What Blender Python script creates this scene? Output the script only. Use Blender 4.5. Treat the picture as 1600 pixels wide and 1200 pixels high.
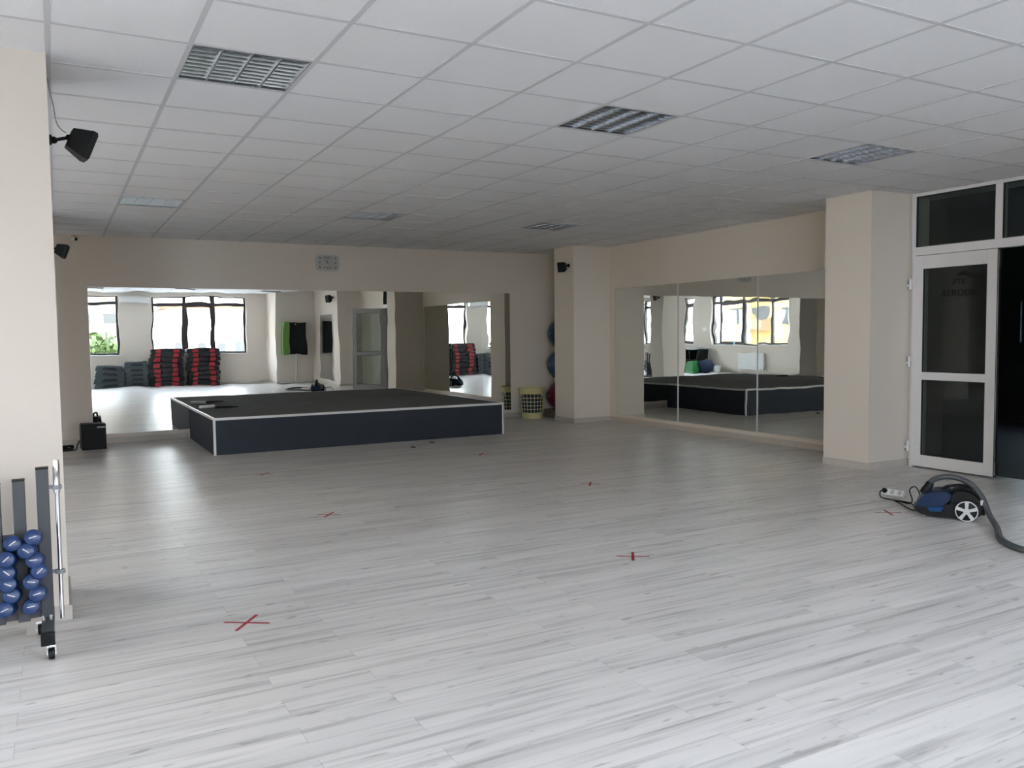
import bpy, bmesh, math, random
from mathutils import Vector, Matrix, Euler
S = bpy.context.scene
C = S.collection
for o in list(bpy.data.objects): bpy.data.objects.remove(o)
PI = math.pi

# ------------------------------------------------------------------ camera, sky, sun, exposure
H = 2.828                      # ceiling height
YB, XR = 8.381, 7.93           # back wall, right wall
YW, XL = -6.35, -4.5           # window wall behind the camera, left wall
cam_d = bpy.data.cameras.new('camera'); cam = bpy.data.objects.new('camera', cam_d); C.objects.link(cam)
fwd = Vector((0.4780, 0.8764, -0.0587)); yaw, pitch, roll = 0.49930, 0.0587, 0.0114
cy, sy, cp, sp = math.cos(yaw), math.sin(yaw), math.cos(pitch), math.sin(pitch)
fwd = Vector((sy*cp, cy*cp, -sp)); right = Vector((cy, -sy, 0)); down = fwd.cross(right)
cr, sr = math.cos(roll), math.sin(roll)
rr = right*cr + down*sr; dd = down*cr - right*sr
m = Matrix((rr, -dd, -fwd)).transposed().to_4x4(); m.translation = Vector((-0.019, -4.296, 1.421))
cam.matrix_world = m
cam_d.sensor_fit = 'HORIZONTAL'; cam_d.sensor_width = 36.0; cam_d.lens = 1303.3/1600*36.0
cam_d.clip_start = 0.05; cam_d.clip_end = 500
S.camera = cam
S.view_settings.view_transform = 'Standard'; S.view_settings.look = 'None'
S.view_settings.exposure = 2.55; S.view_settings.gamma = 1.0; S.view_settings.use_curve_mapping = False

W = bpy.data.worlds.new('overcast_sky'); S.world = W; W.use_nodes = True
wn = W.node_tree.nodes; wl = W.node_tree.links; wn.clear()
wo = wn.new('ShaderNodeOutputWorld'); bg = wn.new('ShaderNodeBackground')
tc = wn.new('ShaderNodeTexCoord'); sx = wn.new('ShaderNodeSeparateXYZ'); ramp = wn.new('ShaderNodeValToRGB')
wl.new(tc.outputs['Generated'], sx.inputs[0]); wl.new(sx.outputs['Z'], ramp.inputs[0])
ramp.color_ramp.elements[0].position = 0.0; ramp.color_ramp.elements[0].color = (0.93, 0.94, 1.0, 1)
ramp.color_ramp.elements[1].position = 0.6; ramp.color_ramp.elements[1].color = (0.74, 0.82, 1.0, 1)
wl.new(ramp.outputs[0], bg.inputs[0]); bg.inputs[1].default_value = 4.2
wl.new(bg.outputs[0], wo.inputs[0])
sun_d = bpy.data.lights.new('sun', 'SUN'); sun = bpy.data.objects.new('sun', sun_d); C.objects.link(sun)
sun_d.energy = 5.0; sun_d.angle = 0.02; sun_d.color = (1.0, 0.96, 0.90)
sun.rotation_euler = Vector((-0.45, -0.9, -1.0)).to_track_quat('-Z', 'Y').to_euler()
def portal(name, loc, rot, w, h):
    d = bpy.data.lights.new(name, 'AREA'); d.shape = 'RECTANGLE'; d.size = w; d.size_y = h
    d.cycles.is_portal = True
    o = bpy.data.objects.new(name, d); o.location = loc; o.rotation_euler = rot; C.objects.link(o)

# windows of the room:   (fixed axis, u0, u1, z0, z1, mullions, door-like sash index)
WIN_BACK = [(-1.6, 1.64, 0.95, 2.72, (-0.5, 0.62)), (2.53, 5.32, 0.95, 2.72, (3.47, 4.33))]
WIN_LEFT = [(-5.95, -4.9, 1.0, 2.72, (-5.3,)), (-3.9, -2.96, 1.0, 2.72, (-3.5,)), (-1.97, 1.66, 1.0, 2.72, (-1.62, -0.41, 0.84)), (2.4, 5.2, 1.0, 2.72, (3.8,))]
for a, b, z0, z1, _ in WIN_BACK: portal('portal', ((a+b)/2, YW-0.12, (z0+z1)/2), (PI/2, 0, 0), b-a, z1-z0)
for a, b, z0, z1, _ in WIN_LEFT: portal('portal', (XL-0.12, (a+b)/2, (z0+z1)/2), (PI/2, 0, -PI/2), b-a, z1-z0)

# ------------------------------------------------------------------ materials
def mat(name, col=(0.8, 0.8, 0.8), rough=0.5, metal=0.0, spec=0.5, bump=None, coat=0.0, var=None):
    mm = bpy.data.materials.new(name); mm.use_nodes = True
    nt = mm.node_tree; b = nt.nodes['Principled BSDF']
    b.inputs['Base Color'].default_value = (*col, 1); b.inputs['Roughness'].default_value = rough
    b.inputs['Metallic'].default_value = metal; b.inputs['Specular IOR Level'].default_value = spec
    b.inputs['Coat Weight'].default_value = coat
    t = nt.nodes.new('ShaderNodeTexCoord')
    if var:
        n = nt.nodes.new('ShaderNodeTexNoise'); n.inputs['Scale'].default_value = var[0]; n.inputs['Detail'].default_value = 4
        nt.links.new(t.outputs['Object'], n.inputs['Vector'])
        mx = nt.nodes.new('ShaderNodeMix'); mx.data_type = 'RGBA'
        mx.inputs[6].default_value = (*[c*(1-var[1]) for c in col], 1); mx.inputs[7].default_value = (*[min(1, c*(1+var[1])) for c in col], 1)
        nt.links.new(n.outputs['Fac'], mx.inputs[0]); nt.links.new(mx.outputs[2], b.inputs['Base Color'])
    if bump:
        n = nt.nodes.new('ShaderNodeTexNoise'); n.inputs['Scale'].default_value = bump[0]; n.inputs['Detail'].default_value = 5
        nt.links.new(t.outputs['Object'], n.inputs['Vector'])
        bp = nt.nodes.new('ShaderNodeBump'); bp.inputs['Strength'].default_value = bump[1]; bp.inputs['Distance'].default_value = 0.004
        nt.links.new(n.outputs['Fac'], bp.inputs['Height']); nt.links.new(bp.outputs[0], b.inputs['Normal'])
    return mm
M = {}
M['plaster'] = mat('cream_plaster', (0.71, 0.648, 0.585), 0.85, spec=0.2, bump=(90, 0.12), var=(0.8, 0.03))
M['tile'] = mat('ceiling_tile', (0.82, 0.82, 0.84), 0.9, spec=0.2, bump=(160, 0.25), var=(60, 0.02))
M['tbar'] = mat('ceiling_bar', (0.60, 0.60, 0.62), 0.6, spec=0.3, var=(5, 0.03))
M['skirt'] = mat('skirting', (0.52, 0.48, 0.44), 0.5, var=(14, 0.12))
M['pvc'] = mat('white_pvc', (0.74, 0.73, 0.75), 0.35, var=(3, 0.02))
M['gasket'] = mat('black_rubber', (0.02, 0.02, 0.022), 0.6, var=(20, 0.1))
M['alu'] = mat('aluminium', (0.75, 0.76, 0.78), 0.32, metal=1.0, var=(20, 0.04))
M['louvre'] = mat('louvre_metal', (0.46, 0.48, 0.51), 0.24, metal=1.0, var=(30, 0.05))
M['housing'] = mat('grey_housing', (0.25, 0.26, 0.28), 0.5, var=(10, 0.05))
M['tube'] = mat('tube_glass', (0.75, 0.76, 0.76), 0.3, var=(10, 0.02))
M['chrome'] = mat('chrome', (0.80, 0.80, 0.82), 0.12, metal=1.0, var=(20, 0.03))
M['winframe'] = mat('dark_window_frame', (0.035, 0.03, 0.035), 0.45, var=(10, 0.1))
M['carpet'] = mat('stage_carpet', (0.18, 0.185, 0.19), 0.95, spec=0.1, bump=(300, 0.6), var=(180, 0.25))
M['stageside'] = mat('stage_side', (0.032, 0.041, 0.058), 0.7, spec=0.25, var=(8, 0.1))
M['trimwhite'] = mat('white_edge_trim', (0.72, 0.73, 0.75), 0.35, var=(8, 0.03))
M['black'] = mat('black_plastic', (0.005, 0.006, 0.007), 0.5, spec=0.25, var=(15, 0.15))
M['blackmatt'] = mat('black_grille', (0.012, 0.013, 0.015), 0.8, bump=(400, 0.5), var=(15, 0.15))
M['rack'] = mat('grey_rack_steel', (0.055, 0.060, 0.070), 0.45, var=(12, 0.06))
M['vinyl'] = mat('blue_vinyl', (0.006, 0.032, 0.125), 0.32, var=(30, 0.08))
M['white'] = mat('white_plastic', (0.78, 0.78, 0.78), 0.4, var=(15, 0.03))
M['vacblue'] = mat('vacuum_blue', (0.002, 0.017, 0.062), 0.35, spec=0.35, var=(6, 0.08))
M['vacblue2'] = mat('vacuum_bright_blue', (0.008, 0.055, 0.17), 0.25, var=(6, 0.08))
M['silver'] = mat('silver_plastic', (0.52, 0.53, 0.55), 0.38, var=(20, 0.05))
M['hose'] = mat('grey_hose', (0.065, 0.074, 0.082), 0.45, var=(20, 0.08))
M['tape'] = mat('red_tape', (0.36, 0.02, 0.035), 0.6, var=(30, 0.15))
M['basket'] = mat('yellow_basket', (0.62, 0.56, 0.30), 0.5, var=(10, 0.05))
M['ballblue'] = mat('blue_ball', (0.006, 0.04, 0.10), 0.35, var=(5, 0.06))
M['ballred'] = mat('red_ball', (0.10, 0.010, 0.025), 0.35, var=(5, 0.06))
M['card'] = mat('brown_cardboard', (0.16, 0.12, 0.09), 0.85, var=(10, 0.1))
M['clockface'] = mat('clock_face', (0.45, 0.45, 0.44), 0.4, var=(10, 0.03))
M['stepgrey'] = mat('grey_step', (0.040, 0.058, 0.066), 0.6, var=(12, 0.1))
M['stepdark'] = mat('dark_step', (0.013, 0.018, 0.021), 0.6, var=(12, 0.1))
M['stepred'] = mat('red_step_foot', (0.36, 0.02, 0.032), 0.5, var=(12, 0.08))
M['green'] = mat('green_panel', (0.13, 0.28, 0.06), 0.5, var=(5, 0.06))
M['greenstep'] = mat('green_step', (0.02, 0.22, 0.05), 0.5, var=(8, 0.08))
M['navy'] = mat('navy_cloth', (0.012, 0.025, 0.06), 0.85, var=(20, 0.2))
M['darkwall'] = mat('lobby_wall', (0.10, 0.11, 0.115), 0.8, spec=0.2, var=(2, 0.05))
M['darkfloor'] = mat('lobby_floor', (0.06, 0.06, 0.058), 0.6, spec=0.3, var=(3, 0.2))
M['bldwhite'] = mat('white_render', (0.40, 0.38, 0.34), 0.9, var=(0.4, 0.06))
M['bldyellow'] = mat('yellow_render', (0.34, 0.22, 0.030), 0.9, var=(0.4, 0.08))
M['bldpink'] = mat('pink_render', (0.30, 0.20, 0.07), 0.9, var=(0.4, 0.08))
M['bldwin'] = mat('far_window', (0.030, 0.032, 0.035), 0.35, var=(0.8, 0.3))
M['roof'] = mat('roof_edge', (0.16, 0.07, 0.035), 0.8, var=(0.8, 0.1))
M['balc'] = mat('balcony', (0.12, 0.08, 0.05), 0.8, var=(0.8, 0.1))
M['asphalt'] = mat('street', (0.45, 0.45, 0.44), 0.9, var=(0.1, 0.1))
M['leaf'] = mat('leaves', (0.045, 0.075, 0.018), 0.6, var=(2.0, 0.3))
M['bark'] = mat('bark', (0.12, 0.08, 0.05), 0.9, var=(4, 0.2))
M['bottle'] = mat('pale_blue_bottle', (0.35, 0.62, 0.75), 0.25, var=(10, 0.05))

def mirror_mat():
    mm = bpy.data.materials.new('mirror_glass'); mm.use_nodes = True; nt = mm.node_tree; b = nt.nodes['Principled BSDF']
    b.inputs['Metallic'].default_value = 1.0; b.inputs['Roughness'].default_value = 0.0
    b.inputs['Base Color'].default_value = (0.78, 0.80, 0.775, 1)
    t = nt.nodes.new('ShaderNodeTexCoord'); n = nt.nodes.new('ShaderNodeTexNoise'); n.inputs['Scale'].default_value = 2.2; n.inputs['Detail'].default_value = 1
    bp = nt.nodes.new('ShaderNodeBump'); bp.inputs['Strength'].default_value = 1.0; bp.inputs['Distance'].default_value = 0.0009
    nt.links.new(t.outputs['Object'], n.inputs['Vector']); nt.links.new(n.outputs['Fac'], bp.inputs['Height']); nt.links.new(bp.outputs[0], b.inputs['Normal'])
    return mm
M['mirror'] = mirror_mat()
def glass_mat(name, tint, base=0.04):
    mm = bpy.data.materials.new(name); mm.use_nodes = True; nt = mm.node_tree; nt.nodes.clear()
    o = nt.nodes.new('ShaderNodeOutputMaterial'); tr = nt.nodes.new('ShaderNodeBsdfTransparent'); gl = nt.nodes.new('ShaderNodeBsdfGlossy')
    tr.inputs[0].default_value = (*tint, 1); gl.inputs[0].default_value = (0.9, 0.95, 0.95, 1); gl.inputs['Roughness'].default_value = 0.0
    lw = nt.nodes.new('ShaderNodeLayerWeight'); lw.inputs[0].default_value = 0.5
    pw = nt.nodes.new('ShaderNodeMath'); pw.operation = 'POWER'; pw.inputs[1].default_value = 5.0; nt.links.new(lw.outputs['Facing'], pw.inputs[0])
    fr = nt.nodes.new('ShaderNodeMath'); fr.operation = 'MULTIPLY_ADD'; fr.inputs[1].default_value = 0.96; fr.inputs[2].default_value = base; nt.links.new(pw.outputs[0], fr.inputs[0])
    mx = nt.nodes.new('ShaderNodeMixShader'); nt.links.new(fr.outputs[0], mx.inputs[0]); nt.links.new(tr.outputs[0], mx.inputs[1]); nt.links.new(gl.outputs[0], mx.inputs[2])
    nt.links.new(mx.outputs[0], o.inputs[0]); return mm
M['glass'] = glass_mat('window_glass', (0.95, 0.97, 0.96))
M['lobbyglass'] = glass_mat('frosted_lobby_glass', (0.5, 0.55, 0.56))
M['doorglass'] = glass_mat('door_glass', (0.62, 0.66, 0.64))

def floor_mat():
    mm = bpy.data.materials.new('grey_laminate'); mm.use_nodes = True; nt = mm.node_tree; N = nt.nodes; L = nt.links
    b = N['Principled BSDF']; t = N.new('ShaderNodeTexCoord'); s = N.new('ShaderNodeSeparateXYZ'); L.new(t.outputs['Object'], s.inputs[0])
    def mth(op, a, bb=None, c=None):
        n = N.new('ShaderNodeMath'); n.operation = op
        for i, v in enumerate((a, bb, c)):
            if v is None: continue
            if isinstance(v, (int, float)): n.inputs[i].default_value = v
            else: L.new(v, n.inputs[i])
        return n.outputs[0]
    ry = mth('DIVIDE', mth('ADD', s.outputs['Y'], 0.919), 0.1325)
    row = mth('FLOOR', ry); par = mth('FLOORED_MODULO', row, 2.0)
    xo = mth('DIVIDE', mth('SUBTRACT', s.outputs['X'], mth('ADD', mth('MULTIPLY', par, 0.395), 0.705)), 1.3)
    col = mth('FLOOR', xo)
    cb = N.new('ShaderNodeCombineXYZ'); L.new(row, cb.inputs[0]); L.new(col, cb.inputs[1])
    wnz = N.new('ShaderNodeTexWhiteNoise'); wnz.noise_dimensions = '2D'; L.new(cb.outputs[0], wnz.inputs['Vector'])
    # grain: stretched noise, shifted per plank
    def grain(sx_, sy_, scale, detail, off):
        c2 = N.new('ShaderNodeCombineXYZ')
        L.new(mth('ADD', mth('MULTIPLY', s.outputs['X'], sx_), mth('MULTIPLY', wnz.outputs['Value'], 37.0+off)), c2.inputs[0])
        L.new(mth('MULTIPLY', s.outputs['Y'], sy_), c2.inputs[1]); L.new(mth('MULTIPLY', row, 3.1), c2.inputs[2])
        n = N.new('ShaderNodeTexNoise'); n.inputs['Scale'].default_value = scale; n.inputs['Detail'].default_value = detail
        L.new(c2.outputs[0], n.inputs['Vector']); return n.outputs['Fac']
    g1 = grain(0.55, 11.0, 2.6, 4, 0); g2 = grain(0.5, 8.0, 1.6, 2, 11); g3 = grain(1.5, 6.0, 4.2, 2, 23); g4 = grain(0.30, 9.0, 1.5, 2, 31)
    v = mth('ADD', mth('MULTIPLY', mth('MAXIMUM', mth('SUBTRACT', g1, 0.50), 0.0), -1.5), mth('MULTIPLY', mth('SUBTRACT', wnz.outputs['Value'], 0.5), 0.13))
    v = mth('ADD', v, mth('MULTIPLY', mth('SUBTRACT', g2, 0.5), 0.22))
    v = mth('ADD', v, mth('MULTIPLY', mth('MAXIMUM', mth('SUBTRACT', g4, 0.54), 0.0), -0.9))
    knot = mth('MULTIPLY', mth('MAXIMUM', mth('SUBTRACT', g3, 0.655), 0.0), -4.5)
    v = mth('MAXIMUM', mth('ADD', v, knot), -0.45)
    # seams
    fy = mth('FRACT', ry); ey = mth('MINIMUM', fy, mth('SUBTRACT', 1.0, fy)); fx = mth('FRACT', xo); ex = mth('MINIMUM', fx, mth('SUBTRACT', 1.0, fx))
    seam = mth('MAXIMUM', mth('LESS_THAN', ey, 0.008), mth('LESS_THAN', ex, 0.0012))
    v = mth('SUBTRACT', v, mth('MULTIPLY', seam, 0.20)); f = mth('ADD', v, 1.0)
    mx = N.new('ShaderNodeVectorMath'); mx.operation = 'SCALE'; mx.inputs[0].default_value = (0.70, 0.675, 0.655)
    L.new(f, mx.inputs['Scale']); L.new(mx.outputs[0], b.inputs['Base Color'])
    b.inputs['Roughness'].default_value = 0.33; b.inputs['Specular IOR Level'].default_value = 0.42
    bp = N.new('ShaderNodeBump'); bp.inputs['Strength'].default_value = 0.10; bp.inputs['Distance'].default_value = 0.001
    L.new(f, bp.inputs['Height']); L.new(bp.outputs[0], b.inputs['Normal'])
    return mm
M['floor'] = floor_mat()

# ------------------------------------------------------------------ mesh helpers
class MB:
    def __init__(s): s.bm = bmesh.new()
    def box(s, x0, x1, y0, y1, z0, z1, mtx=None):
        vs = [s.bm.verts.new(Vector((x, y, z))) for x in (x0, x1) for y in (y0, y1) for z in (z0, z1)]
        for f in ((0, 1, 3, 2), (4, 6, 7, 5), (0, 4, 5, 1), (2, 3, 7, 6), (0, 2, 6, 4), (1, 5, 7, 3)):
            s.bm.faces.new([vs[i] for i in f])
        if mtx is not None:
            for v in vs: v.co = mtx @ v.co
        return s
    def quad(s, *p): s.bm.faces.new([s.bm.verts.new(Vector(q)) for q in p]); return s
    def rings(s, rings, cap=True):
        R = [[s.bm.verts.new(Vector(q)) for q in r] for r in rings]; n = len(R[0])
        for a, b in zip(R, R[1:]):
            for i in range(n): s.bm.faces.new((a[i], a[(i+1) % n], b[(i+1) % n], b[i]))
        if cap: s.bm.faces.new(R[0][::-1]); s.bm.faces.new(R[-1])
        return s
    def cyl(s, p, q, r, r2=None, n=20, cap=True):
        p, q = Vector(p), Vector(q); r2 = r if r2 is None else r2; d = (q-p).normalized(); a = d.orthogonal().normalized(); b = d.cross(a)
        s.rings([[c + (a*math.cos(2*PI*i/n)+b*math.sin(2*PI*i/n))*rad for i in range(n)] for c, rad in ((p, r), (q, r2))], cap); return s
    def lathe(s, p, axis, prof, n=28, cap=True):      # prof: (distance along axis, radius)
        p = Vector(p); d = Vector(axis).normalized(); a = d.orthogonal().normalized(); b = d.cross(a)
        s.rings([[p + d*h + (a*math.cos(2*PI*i/n)+b*math.sin(2*PI*i/n))*max(r, 1e-4) for i in range(n)] for h, r in prof], cap); return s
    def tube(s, pts, r, n=10, ridge=None, sub=6):
        P = [Vector(p) for p in pts]; Q = []
        for i in range(len(P)-1):
            p0, p1, p2, p3 = P[max(i-1, 0)], P[i], P[i+1], P[min(i+2, len(P)-1)]
            for k in range(sub):
                t = k/sub; Q.append(0.5*((2*p1)+(p2-p0)*t+(2*p0-5*p1+4*p2-p3)*t*t+(3*p1-p0-3*p2+p3)*t**3))
        Q.append(P[-1]); R = []; a = None
        for i, c in enumerate(Q):
            d = (Q[min(i+1, len(Q)-1)]-Q[max(i-1, 0)]).normalized()
            a = d.orthogonal().normalized() if a is None else (a-d*a.dot(d)).normalized(); b = d.cross(a)
            rad = r*(1+ridge*(1 if i % 2 else -1)) if ridge else r
            R.append([c+(a*math.cos(2*PI*j/n)+b*math.sin(2*PI*j/n))*rad for j in range(n)])
        s.rings(R); return s
    def prism(s, pts, axis, lo, hi):    # outline (u,v) extruded along axis: 0 -> (lo..hi, u, v), 1 -> (u, lo..hi, v), 2 -> (u, v, lo..hi)
        def P(u, v, w): return ((w, u, v), (u, w, v), (u, v, w))[axis]
        s.rings([[P(u, v, lo) for u, v in pts], [P(u, v, hi) for u, v in pts]]); return s
    def sphere(s, c, r, seg=24, rg=14, sc=(1, 1, 1)):
        mt = Matrix.Translation(Vector(c)) @ Matrix.Diagonal((*sc, 1)); bmesh.ops.create_uvsphere(s.bm, u_segments=seg, v_segments=rg, radius=r, matrix=mt); return s
    def build(s, name, m, parent=None, smooth=False, bevel=0.0, label=None, segs=2):
        bmesh.ops.recalc_face_normals(s.bm, faces=s.bm.faces)
        me = bpy.data.meshes.new(name); s.bm.to_mesh(me); s.bm.free()
        o = bpy.data.objects.new(name, me); C.objects.link(o); me.materials.append(M[m] if isinstance(m, str) else m)
        if smooth:
            for p in me.polygons: p.use_smooth = True
            e = o.modifiers.new('edges', 'EDGE_SPLIT'); e.split_angle = 0.7
        if bevel:
            bv = o.modifiers.new('bevel', 'BEVEL'); bv.width = bevel; bv.segments = segs; bv.limit_method = 'ANGLE'; bv.angle_limit = 0.6
            o.modifiers.move(len(o.modifiers)-1, 0)
        if parent: o.parent = parent
        if label: o['label'] = label
        return o
def struct(o): o['kind'] = 'structure'; return o
def tag(o, label, cat, group=None):
    o['label'] = label; o['category'] = cat
    if group: o['group'] = group
    return o
def thing(name, label, cat, loc=(0, 0, 0), rz=0.0, group=None):
    o = bpy.data.objects.new(name, None); C.objects.link(o); o.location = loc; o.rotation_euler = (0, 0, rz); o.empty_display_size = 0.1
    return tag(o, label, cat, group)
def sempty(name):
    o = bpy.data.objects.new(name, None); C.objects.link(o); return struct(o)
def copy_tree(o, parent=None):
    c = o.copy(); C.objects.link(c); c.parent = parent
    for ch in list(o.children): copy_tree(ch, c)
    return c

def text_mesh(name, cu, m, parent, loc, rot, label=None):
    tmp = bpy.data.objects.new('tmp_text', cu); C.objects.link(tmp); bpy.context.view_layer.update()
    me = bpy.data.meshes.new_from_object(tmp.evaluated_get(bpy.context.evaluated_depsgraph_get())); bpy.data.objects.remove(tmp)
    me.materials.clear(); me.materials.append(M[m]); o = bpy.data.objects.new(name, me); C.objects.link(o)
    o.parent = parent; o.location = loc; o.rotation_euler = rot; return o

# ------------------------------------------------------------------ floor, ceiling
LIGHTS = [(x, y) for y in (4.8, 0.0, -4.8) for x in (0.6, 3.0, 5.4)]
struct(MB().box(XL-0.3, 7.95, YW-0.3, YB+0.2, -0.25, 0.0).build('floor', 'floor'))
mb = MB()
x0, x1, y0, y1 = -4.8, 8.4, -6.6, 8.4+0.6
nx, ny = round((x1-x0)/0.6), round((y1-y0)/0.6)
for i in range(nx):
    for j in range(ny):
        x, y = x0+i*0.6, y0+j*0.6
        if any(abs(x-a) < 0.01 and abs(y-b) < 0.01 for a, b in LIGHTS): continue
        mb.box(x, x+0.6, y, y+0.6, H, H+0.02)
mb.box(x0, x1, y0, y1, H+0.30, H+0.5)
ceil = struct(mb.build('ceiling', 'tile'))
mb = MB()
for i in range(1, nx):
    x = x0+i*0.6; mb.box(x-0.012, x+0.012, y0, y1, H-0.003, H+0.004)
for j in range(1, ny):
    y = y0+j*0.6
    for i in range(nx): mb.box(x0+i*0.6+0.012, x0+(i+1)*0.6-0.012, y-0.012, y+0.012, H-0.003, H+0.004)
mb.build('ceiling_grid', 'tbar', ceil)

# ------------------------------------------------------------------ walls
struct(MB().box(XL-0.3, 8.2, YB, YB+0.2, 0, H+0.3).build('wall_back', 'plaster'))
struct(MB().box(XR, XR+0.25, 1.9, YB, 0, H+0.3).build('wall_right', 'plaster'))
DX = 7.81
mb = MB(); mb.box(DX, DX+0.25, -2.35, -0.50, 0, H+0.3); mb.box(DX, DX+0.25, 1.345, 1.90, 0, H+0.3)
mb.box(DX, DX+0.25, -0.50, 1.345, 2.822, H+0.3)
struct(mb.build('wall_door_side', 'plaster'))
struct(MB().box(7.2, 7.95, 1.38, 1.945, 0, H+0.02).build('wall_right_pillar', 'plaster'))
struct(MB().box(7.23, 7.95, 6.92, 7.50, 0, H+0.02).build('wall_corner_pillar', 'plaster'))
struct(MB().box(-0.87, -0.01, 0.46, 1.03, 0, H+0.02).build('wall_left_pillar', 'plaster'))
struct(MB().box(-0.92, -0.05, 6.30, 6.87, 0, H+0.02).build('wall_far_left_pillar', 'plaster'))
# projecting block on the door side, behind the camera
struct(MB().box(7.10, 8.06, -4.95, -2.35, 0, H+0.3).build('wall_behind_door', 'plaster'))
struct(MB().box(5.92, 8.06, YW-0.25, -4.95, 0, H+0.3).build('wall_rear_corner', 'plaster'))
def holed(name, axis, pos, thick, a, b, holes):
    mb = MB()
    def seg(u0, u1, z0, z1):
        if u1-u0 < 1e-3 or z1-z0 < 1e-3: return
        if axis == 1: mb.box(u0, u1, pos-thick, pos, z0, z1)
        else: mb.box(pos-thick, pos, u0, u1, z0, z1)
    u = a
    for h in sorted(holes):
        seg(u, h[0], 0, H+0.3); seg(h[0], h[1], 0, h[2]); seg(h[0], h[1], h[3], H+0.3); u = h[1]
    seg(u, b, 0, H+0.3)
    return struct(mb.build(name, 'plaster'))
holed('wall_rear', 1, YW, 0.25, XL-0.25, 5.92, WIN_BACK)
holed('wall_left', 0, XL, 0.25, YW, YB+0.1, WIN_LEFT)

def skirting(name, segs):
    mb = MB()
    for (ax, pos, out, u0, u1) in segs:      # ax 1: wall plane y=pos, strip sticks out by 'out'
        lo, hi = sorted((pos, pos+out))
        if ax == 1: mb.box(u0, u1, lo, hi, 0, 0.075)
        else: mb.box(lo, hi, u0, u1, 0, 0.075)
    return struct(mb.build(name, 'skirt', bevel=0.003))
T = 0.014
skirting('baseboard_back', [(1, YB, -T, XL+0.01, 1.6), (1, YB, -T, 5.65, XR-T)])
skirting('baseboard_right', [(0, XR, -T, 1.96, 6.90), (0, XR, -T, 7.52, YB-T)])
skirting('baseboard_corner_pillar', [(1, 6.92, -T, 7.23-T, XR-T), (0, 7.23, -T, 6.92, 7.50)])
skirting('baseboard_right_pillar', [(1, 1.38, -T, 7.2-T, DX-0.002), (0, 7.2, -T, 1.38, 1.945)])
skirting('baseboard_left_pillar', [(1, 0.46, -T, -0.87, -0.01+T), (0, -0.01, T, 0.46, 1.03), (1, 1.03, T, -0.87, -0.01+T)])
skirting('baseboard_far_left_pillar', [(1, 6.30, -T, -0.92, -0.05+T), (0, -0.05, T, 6.30, 6.87)])
skirting('baseboard_rear', [(1, YW, T, XL, 5.92), (0, 5.92, -T, YW, -4.95), (1, -4.95, T, 5.92-T, 7.10), (0, 7.10, -T, -4.95+T, -2.35), (1, -2.35, T, 7.10-T, DX), (0, DX, -T, -2.33, -0.52)])
skirting('baseboard_left', [(0, XL, T, YW+T, YB-T)])

# ------------------------------------------------------------------ windows
def window(name, ax, pos, w):
    a, b, z0, z1, mull = w
    root = sempty(name)
    def bx(mb, u0, u1, d0, d1, zz0, zz1):
        if ax == 1: mb.box(u0, u1, pos-d1, pos-d0, zz0, zz1)
        else: mb.box(pos-d1, pos-d0, u0, u1, zz0, zz1)
    F = 0.06; D0, D1 = 0.10, 0.17; zt = z0+(z1-z0)*0.87
    mb = MB(); bx(mb, a, a+F, D0, D1, z0, z1); bx(mb, b-F, b, D0, D1, z0, z1); bx(mb, a+F, b-F, D0, D1, z0, z0+F); bx(mb, a+F, b-F, D0, D1, z1-0.03, z1)
    bx(mb, a+F, b-F, D0, D1, zt-0.05, zt+0.05)
    for u in mull: bx(mb, u-0.05, u+0.05, D0-0.005, D1+0.005, z0, z1)
    mb.build('window_frame', 'winframe', root, bevel=0.004)
    us = [a+F]+[v for u in mull for v in (u-0.05, u+0.05)]+[b-F]
    for k in range(0, len(us), 2):
        for zz0, zz1 in ((z0+F, zt-0.05), (zt+0.05, z1-0.03)):
            mb = MB(); bx(mb, us[k], us[k+1], 0.132, 0.138, zz0, zz1); mb.build('window_pane', 'glass', root)
        if k == 2:     # the opening sash has a thicker inner frame and a handle
            mb = MB(); g = 0.05; u0, u1, zz0, zz1 = us[k], us[k+1], z0+F, zt-0.05
            bx(mb, u0, u0+g, 0.08, 0.11, zz0, zz1); bx(mb, u1-g, u1, 0.08, 0.11, zz0, zz1); bx(mb, u0+g, u1-g, 0.08, 0.11, zz0, zz0+g); bx(mb, u0+g, u1-g, 0.08, 0.11, zz1-g, zz1)
            sash = mb.build('window_sash', 'winframe', root, bevel=0.003)
            mb = MB(); bx(mb, u1-0.04, u1-0.015, 0.05, 0.08, (zz0+zz1)/2-0.05, (zz0+zz1)/2+0.06); mb.build('window_handle', 'white', sash, bevel=0.004)
    mb = MB(); bx(mb, a-0.03, b+0.03, -0.03, 0.10, z0-0.03, z0-0.001)
    mb.build('window_sill', 'white', root, bevel=0.005)
    return root
for i, w in enumerate(WIN_BACK): window('window_%d' % (i+1), 1, YW, w)
for i, w in enumerate(WIN_LEFT): window('window_%d' % (i+3), 0, XL, w)

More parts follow.
